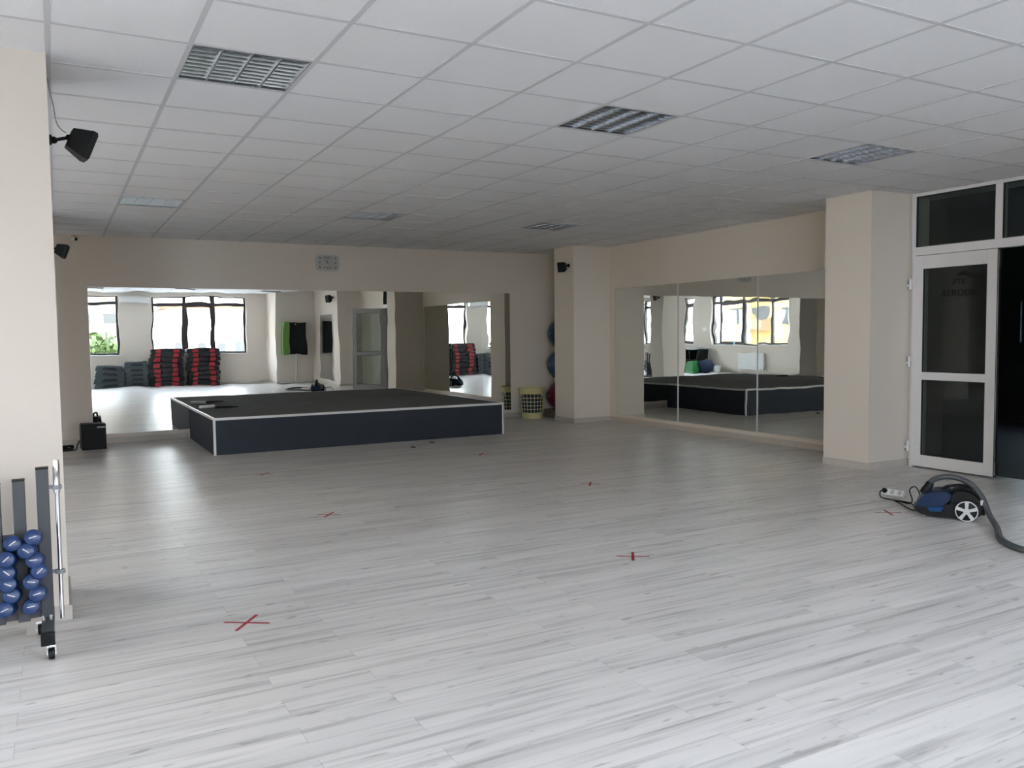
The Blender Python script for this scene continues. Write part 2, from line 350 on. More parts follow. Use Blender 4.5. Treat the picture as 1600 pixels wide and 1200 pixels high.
# ------------------------------------------------------------------ double door with transoms
door = sempty('door_1')
ya, yb_ = 1.345, -0.455          # inner edges of the opening (left as seen, right)
mb = MB()
F0, F1 = DX-0.03, DX+0.05
mb.box(F0, F1, 1.295, 1.343, 0, 2.820); mb.box(F0, F1, -0.498, -0.455, 0, 2.820)
mb.box(F0, F1, -0.455, 1.295, 2.785, 2.820); mb.box(F0, F1, -0.455, 1.295, 2.185, 2.272)
mb.box(F0, F1, 0.402, 0.476, 2.272, 2.785)
mb.build('door_frame', 'pvc', door, bevel=0.004)
for u0, u1 in ((0.476, 1.295), (-0.455, 0.402)):
    mb = MB(); mb.box(DX+0.006, DX+0.014, u0, u1, 2.272, 2.785); mb.build('transom_pane', 'doorglass', door)
mb = MB()
for u0, u1 in ((0.476, 1.295), (-0.455, 0.402)):
    g = 0.006
    mb.box(F0-0.001, F0+0.03, u0, u0+g, 2.272, 2.785); mb.box(F0-0.001, F0+0.03, u1-g, u1, 2.272, 2.785)
    mb.box(F0-0.001, F0+0.03, u0, u1, 2.272, 2.272+g); mb.box(F0-0.001, F0+0.03, u0, u1, 2.785-g, 2.785)
mb.build('transom_gasket', 'gasket', door)
def leaf_parts(loc, rz):
    # local: hinge at x=0, leaf along +x to 0.885, inner face at y=0 .. -0.06
    lf = bpy.data.objects.new('door_leaf', None); C.objects.link(lf); lf.parent = door; lf.location = loc; lf.rotation_euler = (0, 0, rz)
    w = 0.885; z0, z1 = 0.018, 2.18; gx0, gx1 = 0.125, 0.788; mb = MB()
    mb.box(0, gx0, 0, 0.06, z0, z1); mb.box(gx1, w, 0, 0.06, z0, z1); mb.box(gx0, gx1, 0, 0.06, z0, 0.140); mb.box(gx0, gx1, 0, 0.06, 0.915, 0.995); mb.box(gx0, gx1, 0, 0.06, 2.045, z1)
    mb.build('leaf_frame', 'pvc', lf, bevel=0.004)
    for zz0, zz1 in ((0.140, 0.915), (0.995, 2.045)):
        mb = MB(); mb.box(gx0, gx1, 0.026, 0.034, zz0, zz1); mb.build('glass_pane', 'doorglass', lf)
    mb = MB(); g = 0.006
    for zz0, zz1 in ((0.140, 0.915), (0.995, 2.045)):
        mb.box(gx0, gx0+g, -0.001, 0.02, zz0, zz1); mb.box(gx1-g, gx1, -0.001, 0.02, zz0, zz1); mb.box(gx0, gx1, -0.001, 0.02, zz0, zz0+g); mb.box(gx0, gx1, -0.001, 0.02, zz1-g, zz1)
    mb.box(w, w+0.006, 0.004, 0.05, z0, z1); mb.build('gasket', 'gasket', lf)
    for z in (0.22, 1.10, 1.90):
        mb = MB(); mb.cyl((-0.012, -0.014, z-0.055), (-0.012, -0.014, z+0.055), 0.013, n=14); mb.box(-0.01, 0.055, -0.016, -0.001, z+0.0, z+0.045); mb.box(-0.05, -0.012, -0.016, -0.001, z-0.03, z+0.0)
        mb.build('hinge', 'pvc', lf, bevel=0.002)
    return lf
lf = leaf_parts((DX-0.045, 1.32, 0), -PI/2)         # closed leaf: its inner face looks at the room
for o in lf.children: pass
mb = MB(); mb.box(0.888, 0.896, 0.008, 0.045, 0.03, 2.17); mb.build('lock_edge', 'alu', lf)
mb = MB(); mb.box(0.896, 0.906, 0.014, 0.034, 0.98, 1.16); mb.box(0.896, 0.912, 0.012, 0.036, 0.04, 0.16); mb.box(0.896, 0.912, 0.012, 0.036, 2.00, 2.14); mb.build('latch', 'gasket', lf, bevel=0.002)
lf2 = leaf_parts((DX-0.02, -0.43, 0), PI)           # leaf standing open into the room
mb = MB(); mb.box(0.835, 0.865, -0.012, 0.0, 1.0, 1.2); mb.cyl((0.85, -0.012, 1.12), (0.85, -0.05, 1.12), 0.009); mb.cyl((0.85, -0.05, 1.12), (0.74, -0.05, 1.12), 0.009)
mb.build('door_handle', 'pvc', lf2, bevel=0.002)
# dark lettering on the upper glass
def lettering(txt, size, x, z, parent):
    cu = bpy.data.curves.new('lettering', 'FONT'); cu.body = txt; cu.size = size; cu.align_x = 'CENTER'; cu.extrude = 0.0008
    return text_mesh('lettering', cu, 'black', parent, (x, 0.024, z), (PI/2, 0, 0))
lettering('PTC', 0.085, 0.50, 1.865, lf); lettering('AEROBIC', 0.095, 0.50, 1.755, lf)
mb = MB(); mb.prism([(0.46, 1.955), (0.54, 1.955), (0.62, 1.925), (0.68, 1.925), (0.60, 1.975), (0.55, 2.0), (0.50, 1.985)], 1, 0.0225, 0.024)
mb.build('door_emblem', 'black', lf)

# lobby behind the door
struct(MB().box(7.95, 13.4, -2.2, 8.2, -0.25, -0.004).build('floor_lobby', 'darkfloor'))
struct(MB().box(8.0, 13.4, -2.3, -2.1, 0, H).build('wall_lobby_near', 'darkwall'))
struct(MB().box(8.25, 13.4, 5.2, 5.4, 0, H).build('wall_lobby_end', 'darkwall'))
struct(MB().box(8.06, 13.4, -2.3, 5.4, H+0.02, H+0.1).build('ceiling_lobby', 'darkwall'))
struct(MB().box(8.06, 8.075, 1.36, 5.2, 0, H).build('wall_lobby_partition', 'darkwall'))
LW = (2.6, 3.235, 1.22, 1.86)
mb = MB(); mb.box(13.0, 13.2, -2.1, LW[0], 0, H); mb.box(13.0, 13.2, LW[1], 5.2, 0, H); mb.box(13.0, 13.2, LW[0], LW[1], 0, LW[2]); mb.box(13.0, 13.2, LW[0], LW[1], LW[3], H)
struct(mb.build('wall_lobby', 'darkwall'))
portal('portal', (13.22, (LW[0]+LW[1])/2, (LW[2]+LW[3])/2), (PI/2, 0, PI/2), 0.63, 0.64)
w7 = sempty('window_7'); mb = MB(); a, b, z0, z1 = LW; g = 0.04
mb.box(13.05, 13.12, a, a+g, z0, z1); mb.box(13.05, 13.12, b-g, b, z0, z1); mb.box(13.05, 13.12, a+g, b-g, z0, z0+g); mb.box(13.05, 13.12, a+g, b-g, z1-g, z1); mb.box(13.05, 13.12, a+g, b-g, 1.55, 1.60)
mb.build('window_frame', 'winframe', w7)
MB().box(13.08, 13.086, a+g, b-g, z0+g, 1.55).build('window_pane', 'lobbyglass', w7); MB().box(13.08, 13.086, a+g, b-g, 1.60, z1-g).build('window_pane', 'lobbyglass', w7)

# ------------------------------------------------------------------ mirrors
MB().box(0.385, 6.865, YB-0.008, YB-0.001, 0.13, 2.14)
bmir = thing('wall_mirror', 'very wide frameless mirror on the back wall behind the dark platform', 'mirror', (3.62, YB, 0.13))
MB().box(-3.237, 3.242, -0.008, -0.001, 0, 2.005).build('mirror_glass', 'mirror', bmir)
mb = MB(); mb.box(-3.237-0.002, 3.244, -0.0075, -0.001, -0.003, 0); mb.box(-3.2395, -3.237, -0.0075, -0.001, 0, 2.005); mb.box(3.242, 3.2445, -0.0075, -0.001, 0, 2.005); mb.build('mirror_edge', 'alu', bmir)
for (a, b, lab) in ((5.205, 6.765, 'frameless mirror panel on the right wall, next to the corner pillar'), (3.635, 5.199, 'middle of the three frameless mirror panels on the right wall'), (2.06, 3.629, 'frameless mirror panel on the right wall, partly hidden by the near right pillar')):
    h = (b-a)/2; tilt = 0.008
    t = thing('wall_mirror', lab, 'mirror', (XR-0.002-h*math.sin(tilt), (a+b)/2, 0.13), -tilt, 'mirror panels on the right wall')
    MB().box(-0.008, -0.001, -h, h, 0, 2.01).build('mirror_glass', 'mirror', t)
    for e0, e1 in ((-h-0.0025, -h), (h, h+0.0025)): MB().box(-0.0085, -0.001, e0, e1, 0, 2.01).build('mirror_edge', 'trimwhite', t)

t = thing('wall_mirror', 'tall mirror on the side wall behind the open door leaf, seen in the back mirror', 'mirror', (7.10, -3.6, 0.16))
MB().box(-0.008, -0.001, -0.68, 0.68, 0, 1.95).build('mirror_glass', 'mirror', t)
mb = MB(); mb.box(-0.02, -0.001, -0.70, -0.68, -0.02, 1.97); mb.box(-0.02, -0.001, 0.68, 0.70, -0.02, 1.97); mb.box(-0.02, -0.001, -0.68, 0.68, -0.02, 0); mb.box(-0.02, -0.001, -0.68, 0.68, 1.95, 1.97); mb.build('mirror_frame', 'pvc', t)

# ------------------------------------------------------------------ ceiling luminaires
def make_light():
    t = thing('ceiling_light', 'x', 'ceiling light')
    mb = MB(); w = 0.288
    mb.box(-w, -w+0.004, -w, w, 0.0, 0.09); mb.box(w-0.004, w, -w, w, 0.0, 0.09); mb.box(-w, w, -w, -w+0.004, 0, 0.09); mb.box(-w, w, w-0.004, w, 0, 0.09); mb.box(-w, w, -w, w, 0.085, 0.09)
    mb.build('housing', 'housing', t)
    cw = 2*w/4
    mb = MB()
    for k in range(4):                       # parabolic side walls along y
        c = -w+cw*(k+0.5)
        for s_ in (-1, 1):
            prof = [(c+s_*(cw/2-0.003), 0.004), (c+s_*(cw/2-0.010), 0.022), (c+s_*(cw/2-0.020), 0.045)]
            prof2 = [(x-s_*0.0012, z) for x, z in prof][::-1]
            mb.prism(prof+prof2, 1, -w+0.012, w-0.012)
    for k in (1, 2, 3): mb.box(-w+cw*k-0.003, -w+cw*k+0.003, -w+0.006, w-0.006, 0.001, 0.006)
    mb.box(-w+0.004, w-0.004, -w+0.004, -w+0.012, 0.001, 0.03); mb.box(-w+0.004, w-0.004, w-0.012, w-0.004, 0.001, 0.03)
    mb.build('reflector', 'louvre', t)
    mb = MB()
    for k in range(4):
        c = -w+cw*(k+0.5)
        for j in range(9):                   # thin V-shaped cross blades
            y = -w+0.012+(2*w-0.024)*(j+0.5)/9
            mb.prism([(y-0.0008, 0.004), (y+0.0008, 0.004), (y+0.007, 0.040), (y+0.0045, 0.040), (y, 0.012), (y-0.0045, 0.040), (y-0.007, 0.040)], 0, c-cw/2+0.006, c+cw/2-0.006)
    mb.build('cross_blades', 'louvre', t)
    for k in range(4):
        c = -w+cw*(k+0.5); MB().cyl((c, -w+0.01, 0.062), (c, w-0.01, 0.062), 0.0125, n=14).build('lamp_tube', 'tube', t, smooth=True)
    return t
names = {(0.6, 0.0): 'louvred ceiling light nearest the left pillar and its speaker', (3.0, 0.0): 'louvred ceiling light in the middle of the near row', (5.4, 0.0): 'louvred ceiling light nearest the glazed door',
         (0.6, 4.8): 'louvred ceiling light of the far row, near the left end of the back wall', (3.0, 4.8): 'louvred ceiling light of the far row, above the middle of the platform', (5.4, 4.8): 'louvred ceiling light of the far row, nearest the corner pillar',
         (0.6, -4.8): 'left of the three louvred ceiling lights seen along the top of the back mirror', (3.0, -4.8): 'middle of the three louvred ceiling lights seen along the top of the back mirror', (5.4, -4.8): 'right of the three louvred ceiling lights seen along the top of the back mirror'}
proto = None
for x, y in LIGHTS:
    t = make_light() if proto is None else copy_tree(proto)
    proto = proto or t
    t.location = (x+0.3, y+0.3, H-0.001); tag(t, names[(x, y)], 'ceiling light', 'square louvred ceiling lights')

# ------------------------------------------------------------------ platform (stage)
st = thing('stage_platform', 'low dark grey carpeted platform with white edge trim against the back mirror', 'stage', (0, 0, 0))
sx0, sx1, sy0, sy1, sz = 1.615, 5.60, 6.265, YB-0.015, 0.45
MB().box(sx0+0.004, sx1-0.004, sy0+0.004, sy1, 0, sz-0.012).build('stage_body', 'stageside', st)
MB().box(sx0+0.006, sx1-0.006, sy0+0.006, sy1, sz-0.012, sz).build('stage_top', 'carpet', st)
g = 0.026
mb = MB(); mb.box(sx0, sx1, sy0, sy0+g, sz-0.002, sz+0.003); mb.box(sx0, sx1, sy0, sy0+0.004, sz-g, sz-0.002); mb.build('front_edge_trim', 'trimwhite', st)
mb = MB(); mb.box(sx0, sx0+g, sy0+g, sy1, sz-0.002, sz+0.003); mb.box(sx0, sx0+0.004, sy0+0.004, sy1, sz-g, sz-0.002); mb.build('side_edge_trim', 'trimwhite', st)
mb = MB(); mb.box(sx1-g, sx1, sy0+g, sy1, sz-0.002, sz+0.003); mb.box(sx1-0.004, sx1, sy0+0.004, sy1, sz-g, sz-0.002); mb.build('side_edge_trim', 'trimwhite', st)
for x, s_ in ((sx0, 1), (sx1, -1)):
    mb = MB(); mb.box(min(x, x+s_*g), max(x, x+s_*g), sy0-0.001, sy0+0.004, 0, sz); mb.box(min(x-s_*0.001, x+s_*0.004), max(x-s_*0.001, x+s_*0.004), sy0, sy0+g, 0, sz); mb.build('corner_trim', 'trimwhite', st)
# power strip and cable heap on the stage
t = thing('power_strip', 'small white power strip lying on the left edge of the platform', 'power strip', (1.80, 7.95, sz+0.003), 0.35)
MB().box(-0.11, 0.11, -0.028, 0.028, 0, 0.035).build('strip_body', 'white', t, bevel=0.006)
for k in range(3): MB().cyl((-0.065+k*0.065, 0, 0.033), (-0.065+k*0.065, 0, 0.0365), 0.021).build('socket', 'silver', t)
random.seed(4)
def cable_heap(cx, cy_, z, rad, n, seed):
    random.seed(seed); pts = []
    for k in range(n):
        a = k*1.9+random.random()*0.6; r_ = rad*(0.35+0.65*random.random())
        pts.append((cx+r_*math.cos(a)*1.5, cy_+r_*math.sin(a)*0.8, z+0.006+0.02*random.random()))
    return pts
tag(MB().tube(cable_heap(2.02, 7.80, sz, 0.12, 16, 3), 0.006, n=7).build('cable', 'black', smooth=True), 'tangled black cable heaped on the platform beside the white power strip', 'cable')

# ------------------------------------------------------------------ black box by the mirror, with cables
t = thing('floor_speaker', 'black box speaker on the floor below the left end of the back mirror', 'speaker', (0.36, 7.86, 0), 0.05)
mb = MB(); mb.prism([(-0.15, 0), (0.14, 0), (0.14, 0.27), (0.09, 0.335), (-0.15, 0.335)], 0, -0.145, 0.145)
mb.build('cabinet', 'black', t, bevel=0.012)
MB().box(-0.125, 0.125, -0.158, -0.149, 0.03, 0.27).build('grille', 'blackmatt', t, bevel=0.004)
MB().box(0.04, 0.135, -0.156, -0.148, 0.282, 0.297).build('silver_strip', 'silver', t, bevel=0.002, label='silver strip at the upper front')
MB().tube([(0.05, 0.02, 0.335), (0.055, 0.0, 0.375), (0.09, -0.01, 0.385), (0.10, 0.0, 0.335)], 0.012, n=8).build('carry_handle', 'black', t, smooth=True)
tag(MB().tube([(0.20, 7.80, 0.12), (0.17, 7.78, 0.06), (0.16, 7.80, 0.008), (0.10, 7.78, 0.008), (0.02, 7.84, 0.008), (-0.1, 7.78, 0.008), (0.05, 7.72, 0.008), (0.13, 7.76, 0.012), (0.0, 7.86, 0.012)], 0.007, n=7).build('cable', 'black', smooth=True), 'black cable trailing on the floor left of the floor speaker', 'cable')
t = thing('power_adapter', 'black power adapter on the floor left of the black floor speaker', 'adapter', (0.06, 7.98, 0), 0.4)
MB().box(-0.07, 0.07, -0.04, 0.04, 0, 0.05).build('adapter_body', 'black', t, bevel=0.008); MB().box(-0.01, 0.01, -0.052, -0.04, 0.02, 0.03).build('plug_pin', 'alu', t)

# ------------------------------------------------------------------ clock
t = thing('wall_clock', 'silver square wall clock with black numerals above the back mirror', 'clock', (3.683, YB, 2.557))
def rr_pts(w, h, r, n=6, bulge=0.0):
    P = []
    for cx, cz, a0 in ((w-r, h-r, 0), (-w+r, h-r, 90), (-w+r, -h+r, 180), (w-r, -h+r, 270)):
        for k in range(n+1):
            a = math.radians(a0+90*k/n); x, z = cx+r*math.cos(a), cz+r*math.sin(a); P.append((x*(1+bulge*(1-(z/h)**2)), z*(1+bulge*(1-(x/w)**2))))
        if a0 in (0, 180):
            for k in range(1, 6):
                x = (w-r)*(1-2*k/6)*(1 if a0 == 0 else -1); z = h if a0 == 0 else -h; P.append((x, z*(1+bulge*(1-(x/w)**2))))
    return P
MB().prism(rr_pts(0.172, 0.118, 0.04, bulge=0.05), 1, -0.030, -0.001).build('clock_case', 'silver', t, bevel=0.006)
MB().prism(rr_pts(0.152, 0.100, 0.03, bulge=0.05), 1, -0.0335, -0.029).build('clock_face', 'clockface', t)
for k in range(1, 13):
    a = PI/2-k*PI/6; c_, s_ = math.cos(a), math.sin(a); q = min(0.122/max(abs(c_), 1e-3), 0.078/max(abs(s_), 1e-3))
    cu = bpy.data.curves.new('numeral', 'FONT'); cu.body = str(k); cu.size = 0.040; cu.align_x = 'CENTER'; cu.align_y = 'CENTER'; cu.extrude = 0.001; cu.offset = 0.0008
    text_mesh('numeral', cu, 'black', t, (c_*q, -0.0345, s_*q), (PI/2, 0, 0))
def hand(name, ang, ln, w, y):
    mb = MB(); d = Vector((math.sin(ang), 0, math.cos(ang))); n = Vector((d.z, 0, -d.x))
    mb.rings([[Vector((0, y_, 0))-d*0.012+n*w, Vector((0, y_, 0))-d*0.012-n*w, Vector((0, y_, 0))+d*ln-n*w*0.5, Vector((0, y_, 0))+d*ln+n*w*0.5] for y_ in (y, y-0.0015)]); return mb.build(name, 'black', t)
hand('hour_hand', math.radians(-6), 0.045, 0.004, -0.0355); hand('minute_hand', math.radians(-58), 0.068, 0.003, -0.038)
MB().cyl((0, -0.034, 0), (0, -0.041, 0), 0.006, n=14).build('hub', 'black', t)

# ------------------------------------------------------------------ small wall speakers, CCTV
def wall_speaker(label, wall, body, d, group='black wall speakers', size=1.0, cable=None, up=Vector((0, 0, 1))):
    """wall: point on the wall, body: centre of the back of the cabinet, d: direction it faces"""
    t = thing('wall_speaker', label, 'speaker', wall, 0, group); wv = Vector(wall); bv = Vector(body)-wv; d = Vector(d).normalized()
    sd = d.cross(up).normalized(); u = sd.cross(d).normalized()
    def P(a, b_, c_): return bv+d*a*size+sd*b_*size+u*c_*size
    mb = MB(); mb.rings([[P(0, -0.042, -0.055), P(0, 0.042, -0.055), P(0, 0.042, 0.055), P(0, -0.042, 0.055)], [P(0.10, -0.065, -0.085), P(0.10, 0.065, -0.085), P(0.10, 0.065, 0.085), P(0.10, -0.065, 0.085)], [P(0.125, -0.062, -0.083), P(0.125, 0.062, -0.083), P(0.125, 0.062, 0.083), P(0.125, -0.062, 0.083)]])
    mb.build('cabinet', 'black', t, bevel=0.005)
    mb = MB(); mb.rings([[P(0.124, -0.054, -0.073), P(0.124, 0.054, -0.073), P(0.124, 0.054, 0.073), P(0.124, -0.054, 0.073)], [P(0.130, -0.052, -0.071), P(0.130, 0.052, -0.071), P(0.130, 0.052, 0.071), P(0.130, -0.052, 0.071)]]); mb.build('grille', 'blackmatt', t)
    mb = MB(); n = bv.normalized(); wn_ = Vector((1, 0, 0)) if abs(bv.x) > abs(bv.y) else Vector((0, 1, 0)); wn_ = wn_*(1 if bv.dot(wn_) > 0 else -1)
    mb.lathe((0, 0, 0), wn_, [(0.0, 0.030*size), (0.010, 0.030*size), (0.016, 0.02*size)], n=16); mb.sphere(wn_*0.024*size, 0.020*size, 14, 10); mb.cyl(wn_*0.024*size, bv, 0.010*size, n=12); mb.sphere(bv, 0.018*size, 14, 10)
    mb.build('bracket', 'black', t, smooth=True)
    if cable:
        MB().tube([Vector(c_)-wv for c_ in cable], 0.0028, n=6).build('speaker_cable', 'housing', t, smooth=True)
    return t
wall_speaker('black speaker on the left pillar, its grey wire rising to the ceiling', (-0.01, 0.90, 2.50), (0.085, 0.90, 2.52), (0.75, 0.10, -0.30), size=0.95,
             cable=[(0.075, 0.90, 2.545), (0.050, 0.90, 2.56), (0.028, 0.90, 2.60), (0.018, 0.90, 2.68), (0.004, 0.90, 2.75), (-0.004, 0.90, 2.826)])
wall_speaker('small black speaker peeking out from behind the left pillar, near the white camera', (-0.05, 6.45, 2.44), (0.02, 6.45, 2.45), (0.85, -0.1, -0.32), size=0.95)
wall_speaker('small black speaker on the side of the corner pillar near the ceiling', (7.23, 7.05, 2.52), (7.15, 7.05, 2.50), (-0.9, -0.35, -0.15), size=0.95)
wall_speaker('black speaker high on the side wall behind the door, seen in the back mirror', (7.10, -2.75, 2.55), (7.02, -2.75, 2.54), (-0.9, 0.45, -0.2), size=1.2)
t = thing('security_camera', 'small white dome security camera with black lens under the ceiling at the back wall', 'camera', (0.235, YB, 2.775))
MB().lathe((0, 0, 0), (0, -1, 0), [(0, 0.035), (0.02, 0.035), (0.026, 0.025)], n=20).build('mount', 'white', t, smooth=True)
MB().sphere((0.01, -0.05, -0.008), 0.034).build('camera_body', 'white', t, smooth=True)
MB().sphere((0.032, -0.068, -0.014), 0.020).build('lens', 'black', t, smooth=True)

# ------------------------------------------------------------------ laundry basket, balls, box
def basket(loc):
    t = thing('laundry_basket', 'pale yellow plastic laundry basket with lattice sides beside the corner pillar', 'basket', loc)
    hgt = 0.515; n = 20
    def rad(z): return 0.175+0.045*z/hgt
    MB().lathe((0, 0, 0), (0, 0, 1), [(0.0, 0.170), (0.0, 0.178), (0.10, rad(0.10)), (0.10, rad(0.10)-0.006), (0.006, 0.165)], n=36, cap=True).build('base', 'basket', t, smooth=True)
    MB().lathe((0, 0, 0), (0, 0, 1), [(0.415, rad(0.415)), (0.49, rad(0.49)), (0.495, 0.245), (hgt, 0.245), (hgt, 0.215), (0.415, rad(0.415)-0.006)], n=36, cap=False).build('rim', 'basket', t, smooth=True)
    mb = MB()
    for k in range(n):
        a = 2*PI*k/n; mb.cyl((rad(0.095)*math.cos(a), rad(0.095)*math.sin(a), 0.095), (rad(0.42)*math.cos(a), rad(0.42)*math.sin(a), 0.42), 0.0045, n=6)
    for z in (0.16, 0.22, 0.285, 0.35):
        r_ = rad(z); mb.rings([[(r2*math.cos(2*PI*k/40), r2*math.sin(2*PI*k/40), z2) for k in range(40)] for r2, z2 in ((r_-0.004, z-0.006), (r_+0.004, z-0.006), (r_+0.004, z+0.006), (r_-0.004, z+0.006), (r_-0.004, z-0.006))], cap=False)
    mb.build('lattice', 'basket', t); return t
basket((7.10, 8.05, 0))
mb = MB(); mb.lathe((0, 0, 0), (0, 0, 1), [(0.012, 0.150), (0.10, 0.168), (0.25, 0.182), (0.36, 0.180), (0.41, 0.13), (0.42, 0.03)], n=32)
for v in mb.bm.verts: v.co.z = max(0.012, v.co.z*(1+0.05*math.sin(v.co.x*40)*math.cos(v.co.y*33)))
o = mb.build('cloth_bundle', 'navy', smooth=True); o.location = (7.10, 8.05, 0); tag(o, 'dark cloth bundle inside the yellow laundry basket', 'cloth')
def ball(label, loc, m, r=0.262):
    t = thing('exercise_ball', label, 'ball', loc, 0, 'exercise balls stacked behind the corner pillar')
    mb = MB(); mb.lathe((0, 0, 0), (0, 0, 1), [(-r*math.cos(PI*k/40), r*math.sin(PI*k/40)*(1+0.006*math.cos(k*PI))) for k in range(1, 40)], n=40)
    mb.build('ball_skin', m, t, smooth=True); MB().cyl((-r-0.002, 0, 0), (-r+0.01, 0, 0), 0.01, n=12).build('valve', 'white', t)
ball('upper dark blue exercise ball half hidden behind the corner pillar', (7.655, 7.93, 1.44), 'ballblue')
ball('lower dark blue exercise ball half hidden behind the corner pillar', (7.645, 7.93, 0.905), 'ballblue')
ball('dark red exercise ball half hidden behind the corner pillar, on a brown box', (7.635, 7.93, 0.372), 'ballred')
t = thing('ball_stand', 'black upright stand holding the exercise balls behind the corner pillar', 'stand', (7.40, 7.93, 0))
mb = MB(); mb.cyl((0.50, -0.25, 0.0), (0.50, -0.25, 1.75), 0.013, n=10); mb.cyl((0.50, 0.30, 0), (0.50, 0.30, 1.75), 0.013, n=10); mb.build('pole', 'black', t, smooth=True)
for z in (0.70, 1.235):
    mb = MB(); mb.rings([[(0.25+r2*math.cos(2*PI*k/32), r2*math.sin(2*PI*k/32), z2) for k in range(32)] for r2, z2 in ((0.165, z-0.012), (0.178, z-0.012), (0.178, z), (0.165, z), (0.165, z-0.012))], cap=False); mb.cyl((0.40, -0.1, z-0.006), (0.50, -0.25, z-0.006), 0.006, n=8); mb.cyl((0.40, 0.1, z-0.006), (0.50, 0.30, z-0.006), 0.006, n=8); mb.build('ball_ring', 'black', t)
t = thing('cardboard_box', 'small brown cardboard box under the red ball beside the corner pillar', 'box', (7.60, 7.93, 0))
mb = MB(); bx0, bx1, by0, by1, bz = -0.21, 0.23, -0.19, 0.19, 0.135
for a in ((bx0, bx1, by0, by0+0.006, 0, bz), (bx0, bx1, by1-0.006, by1, 0, bz), (bx0, bx0+0.006, by0, by1, 0, bz), (bx1-0.006, bx1, by0, by1, 0, bz), (bx0, bx1, by0, by1, 0, 0.006)): mb.box(*a)
mb.build('box_body', 'card', t); MB().cyl((bx0-0.001, 0.0, 0.10), (bx0+0.002, 0.0, 0.10), 0.018, n=16).build('hand_hole', 'blackmatt', t)

# ------------------------------------------------------------------ red tape crosses on the floor
def cross(x, y, ang, ln, label, w=0.018):
    mb = MB()
    for k, a in enumerate((ang, ang+PI/2*0.97)):
        mt = Matrix.Translation((x, y, 0)) @ Matrix.Rotation(a, 4, 'Z'); mb.box(-ln/2, ln/2, -w/2, w/2, 0.0003+0.0004*k, 0.0007+0.0004*k, mt)
    tag(mb.build('tape_cross', 'tape'), label, 'tape mark', 'red tape crosses on the floor')
cross(0.765, -0.06, -0.58, 0.235, 'red tape cross nearest the left pillar, largest in view')
cross(3.165, -0.045, -0.58, 0.21, 'red tape cross in the foreground right of centre')
cross(5.645, -0.035, -0.55, 0.20, 'thin red tape cross beside the vacuum cleaner')
cross(1.85, 2.22, -0.62, 0.20, 'red tape cross left of centre, in the second row from the camera')
cross(4.385, 2.25, -0.60, 0.20, 'red tape cross right of centre, in the second row from the camera')
cross(1.835, 4.53, -0.6, 0.20, 'faint red tape cross in front of the left end of the platform')
cross(4.39, 4.58, -0.6, 0.20, 'faint red tape cross in front of the right part of the platform')
for x, y, lab in ((4.32, 5.91, 'tiny black scrap on the floor just in front of the platform'), (3.92, 5.58, 'tiny black scrap on the floor a step away from the platform')):
    mb = MB(); mb.tube([(x-0.03, y-0.02, 0.006), (x, y+0.015, 0.012), (x+0.02, y-0.01, 0.006), (x+0.01, y-0.05, 0.006)], 0.006, n=6); tag(mb.build('scrap', 'black', smooth=True), lab, 'scrap', 'black scraps on the floor')

# ------------------------------------------------------------------ dumbbell rack, dumbbells, chrome bar
rk = thing('dumbbell_rack', 'grey steel dumbbell rack on castors in front of the left pillar', 'rack', (-0.10, 0.10, 0))
def L(x, y, z): return (x+0.10, y-0.10, z)
def lbox(mb, x0, x1, y0, y1, z0, z1): mb.box(x0+0.10, x1+0.10, y0-0.10, y1-0.10, z0, z1)
PX = [(-0.126, -0.074, 0.826), (-0.222, -0.172, 0.778), (-0.320, -0.270, 0.765), (-0.420, -0.370, 0.76), (-0.520, -0.470, 0.76), (-0.620, -0.570, 0.826)]
for a, b, zt in PX:
    mb = MB(); lbox(mb, a, b, 0.15, 0.20, 0.11, zt-0.006); mb.build('upright', 'rack', rk, bevel=0.003)
    mb = MB(); lbox(mb, a-0.001, b+0.001, 0.149, 0.201, zt-0.006, zt); mb.build('upright_cap', 'black', rk)
mb = MB(); lbox(mb, -0.60, -0.09, 0.170, 0.195, 0.118, 0.52); mb.build('back_plate', 'rack', rk)
for a, b in ((-0.126, -0.074), (-0.620, -0.570)):
    mb = MB(); lbox(mb, a, b, -0.10, 0.33, 0.075, 0.118); mb.build('base_rail', 'rack', rk, bevel=0.003)
    mb = MB(); lbox(mb, a-0.002, b+0.002, -0.125, -0.085, 0.068, 0.121); mb.build('rail_cap', 'black', rk, bevel=0.003)
    c_ = (a+b)/2
    mb = MB(); mb.cyl(L(c_-0.02, 0.148, 0.124), L(c_-0.02, 0.142, 0.124), 0.007, n=12); mb.cyl(L(c_+0.012, 0.148, 0.124), L(c_+0.012, 0.142, 0.124), 0.007, n=12); mb.build('bolt', 'chrome', rk)
    for (cxx, cyy) in ((c_+0.012, -0.105), (c_-0.035, 0.28)):
        cs = bpy.data.objects.new('castor', None); C.objects.link(cs); cs.parent = rk
        mb = MB(); mb.lathe(L(cxx-0.013, cyy, 0.026), (1, 0, 0), [(0, 0.018), (0.002, 0.025), (0.024, 0.025), (0.026, 0.018)], n=24); mb.build('wheel', 'black', cs, smooth=True)
        mb = MB(); lbox(mb, cxx-0.018, cxx-0.015, cyy-0.012, cyy+0.012, 0.022, 0.066); lbox(mb, cxx+0.015, cxx+0.018, cyy-0.012, cyy+0.012, 0.022, 0.066); lbox(mb, cxx-0.018, cxx+0.018, cyy-0.014, cyy+0.014, 0.060, 0.068); mb.cyl(L(cxx-0.02, cyy, 0.026), L(cxx+0.02, cyy, 0.026), 0.004, n=10); mb.build('fork', 'chrome', cs)
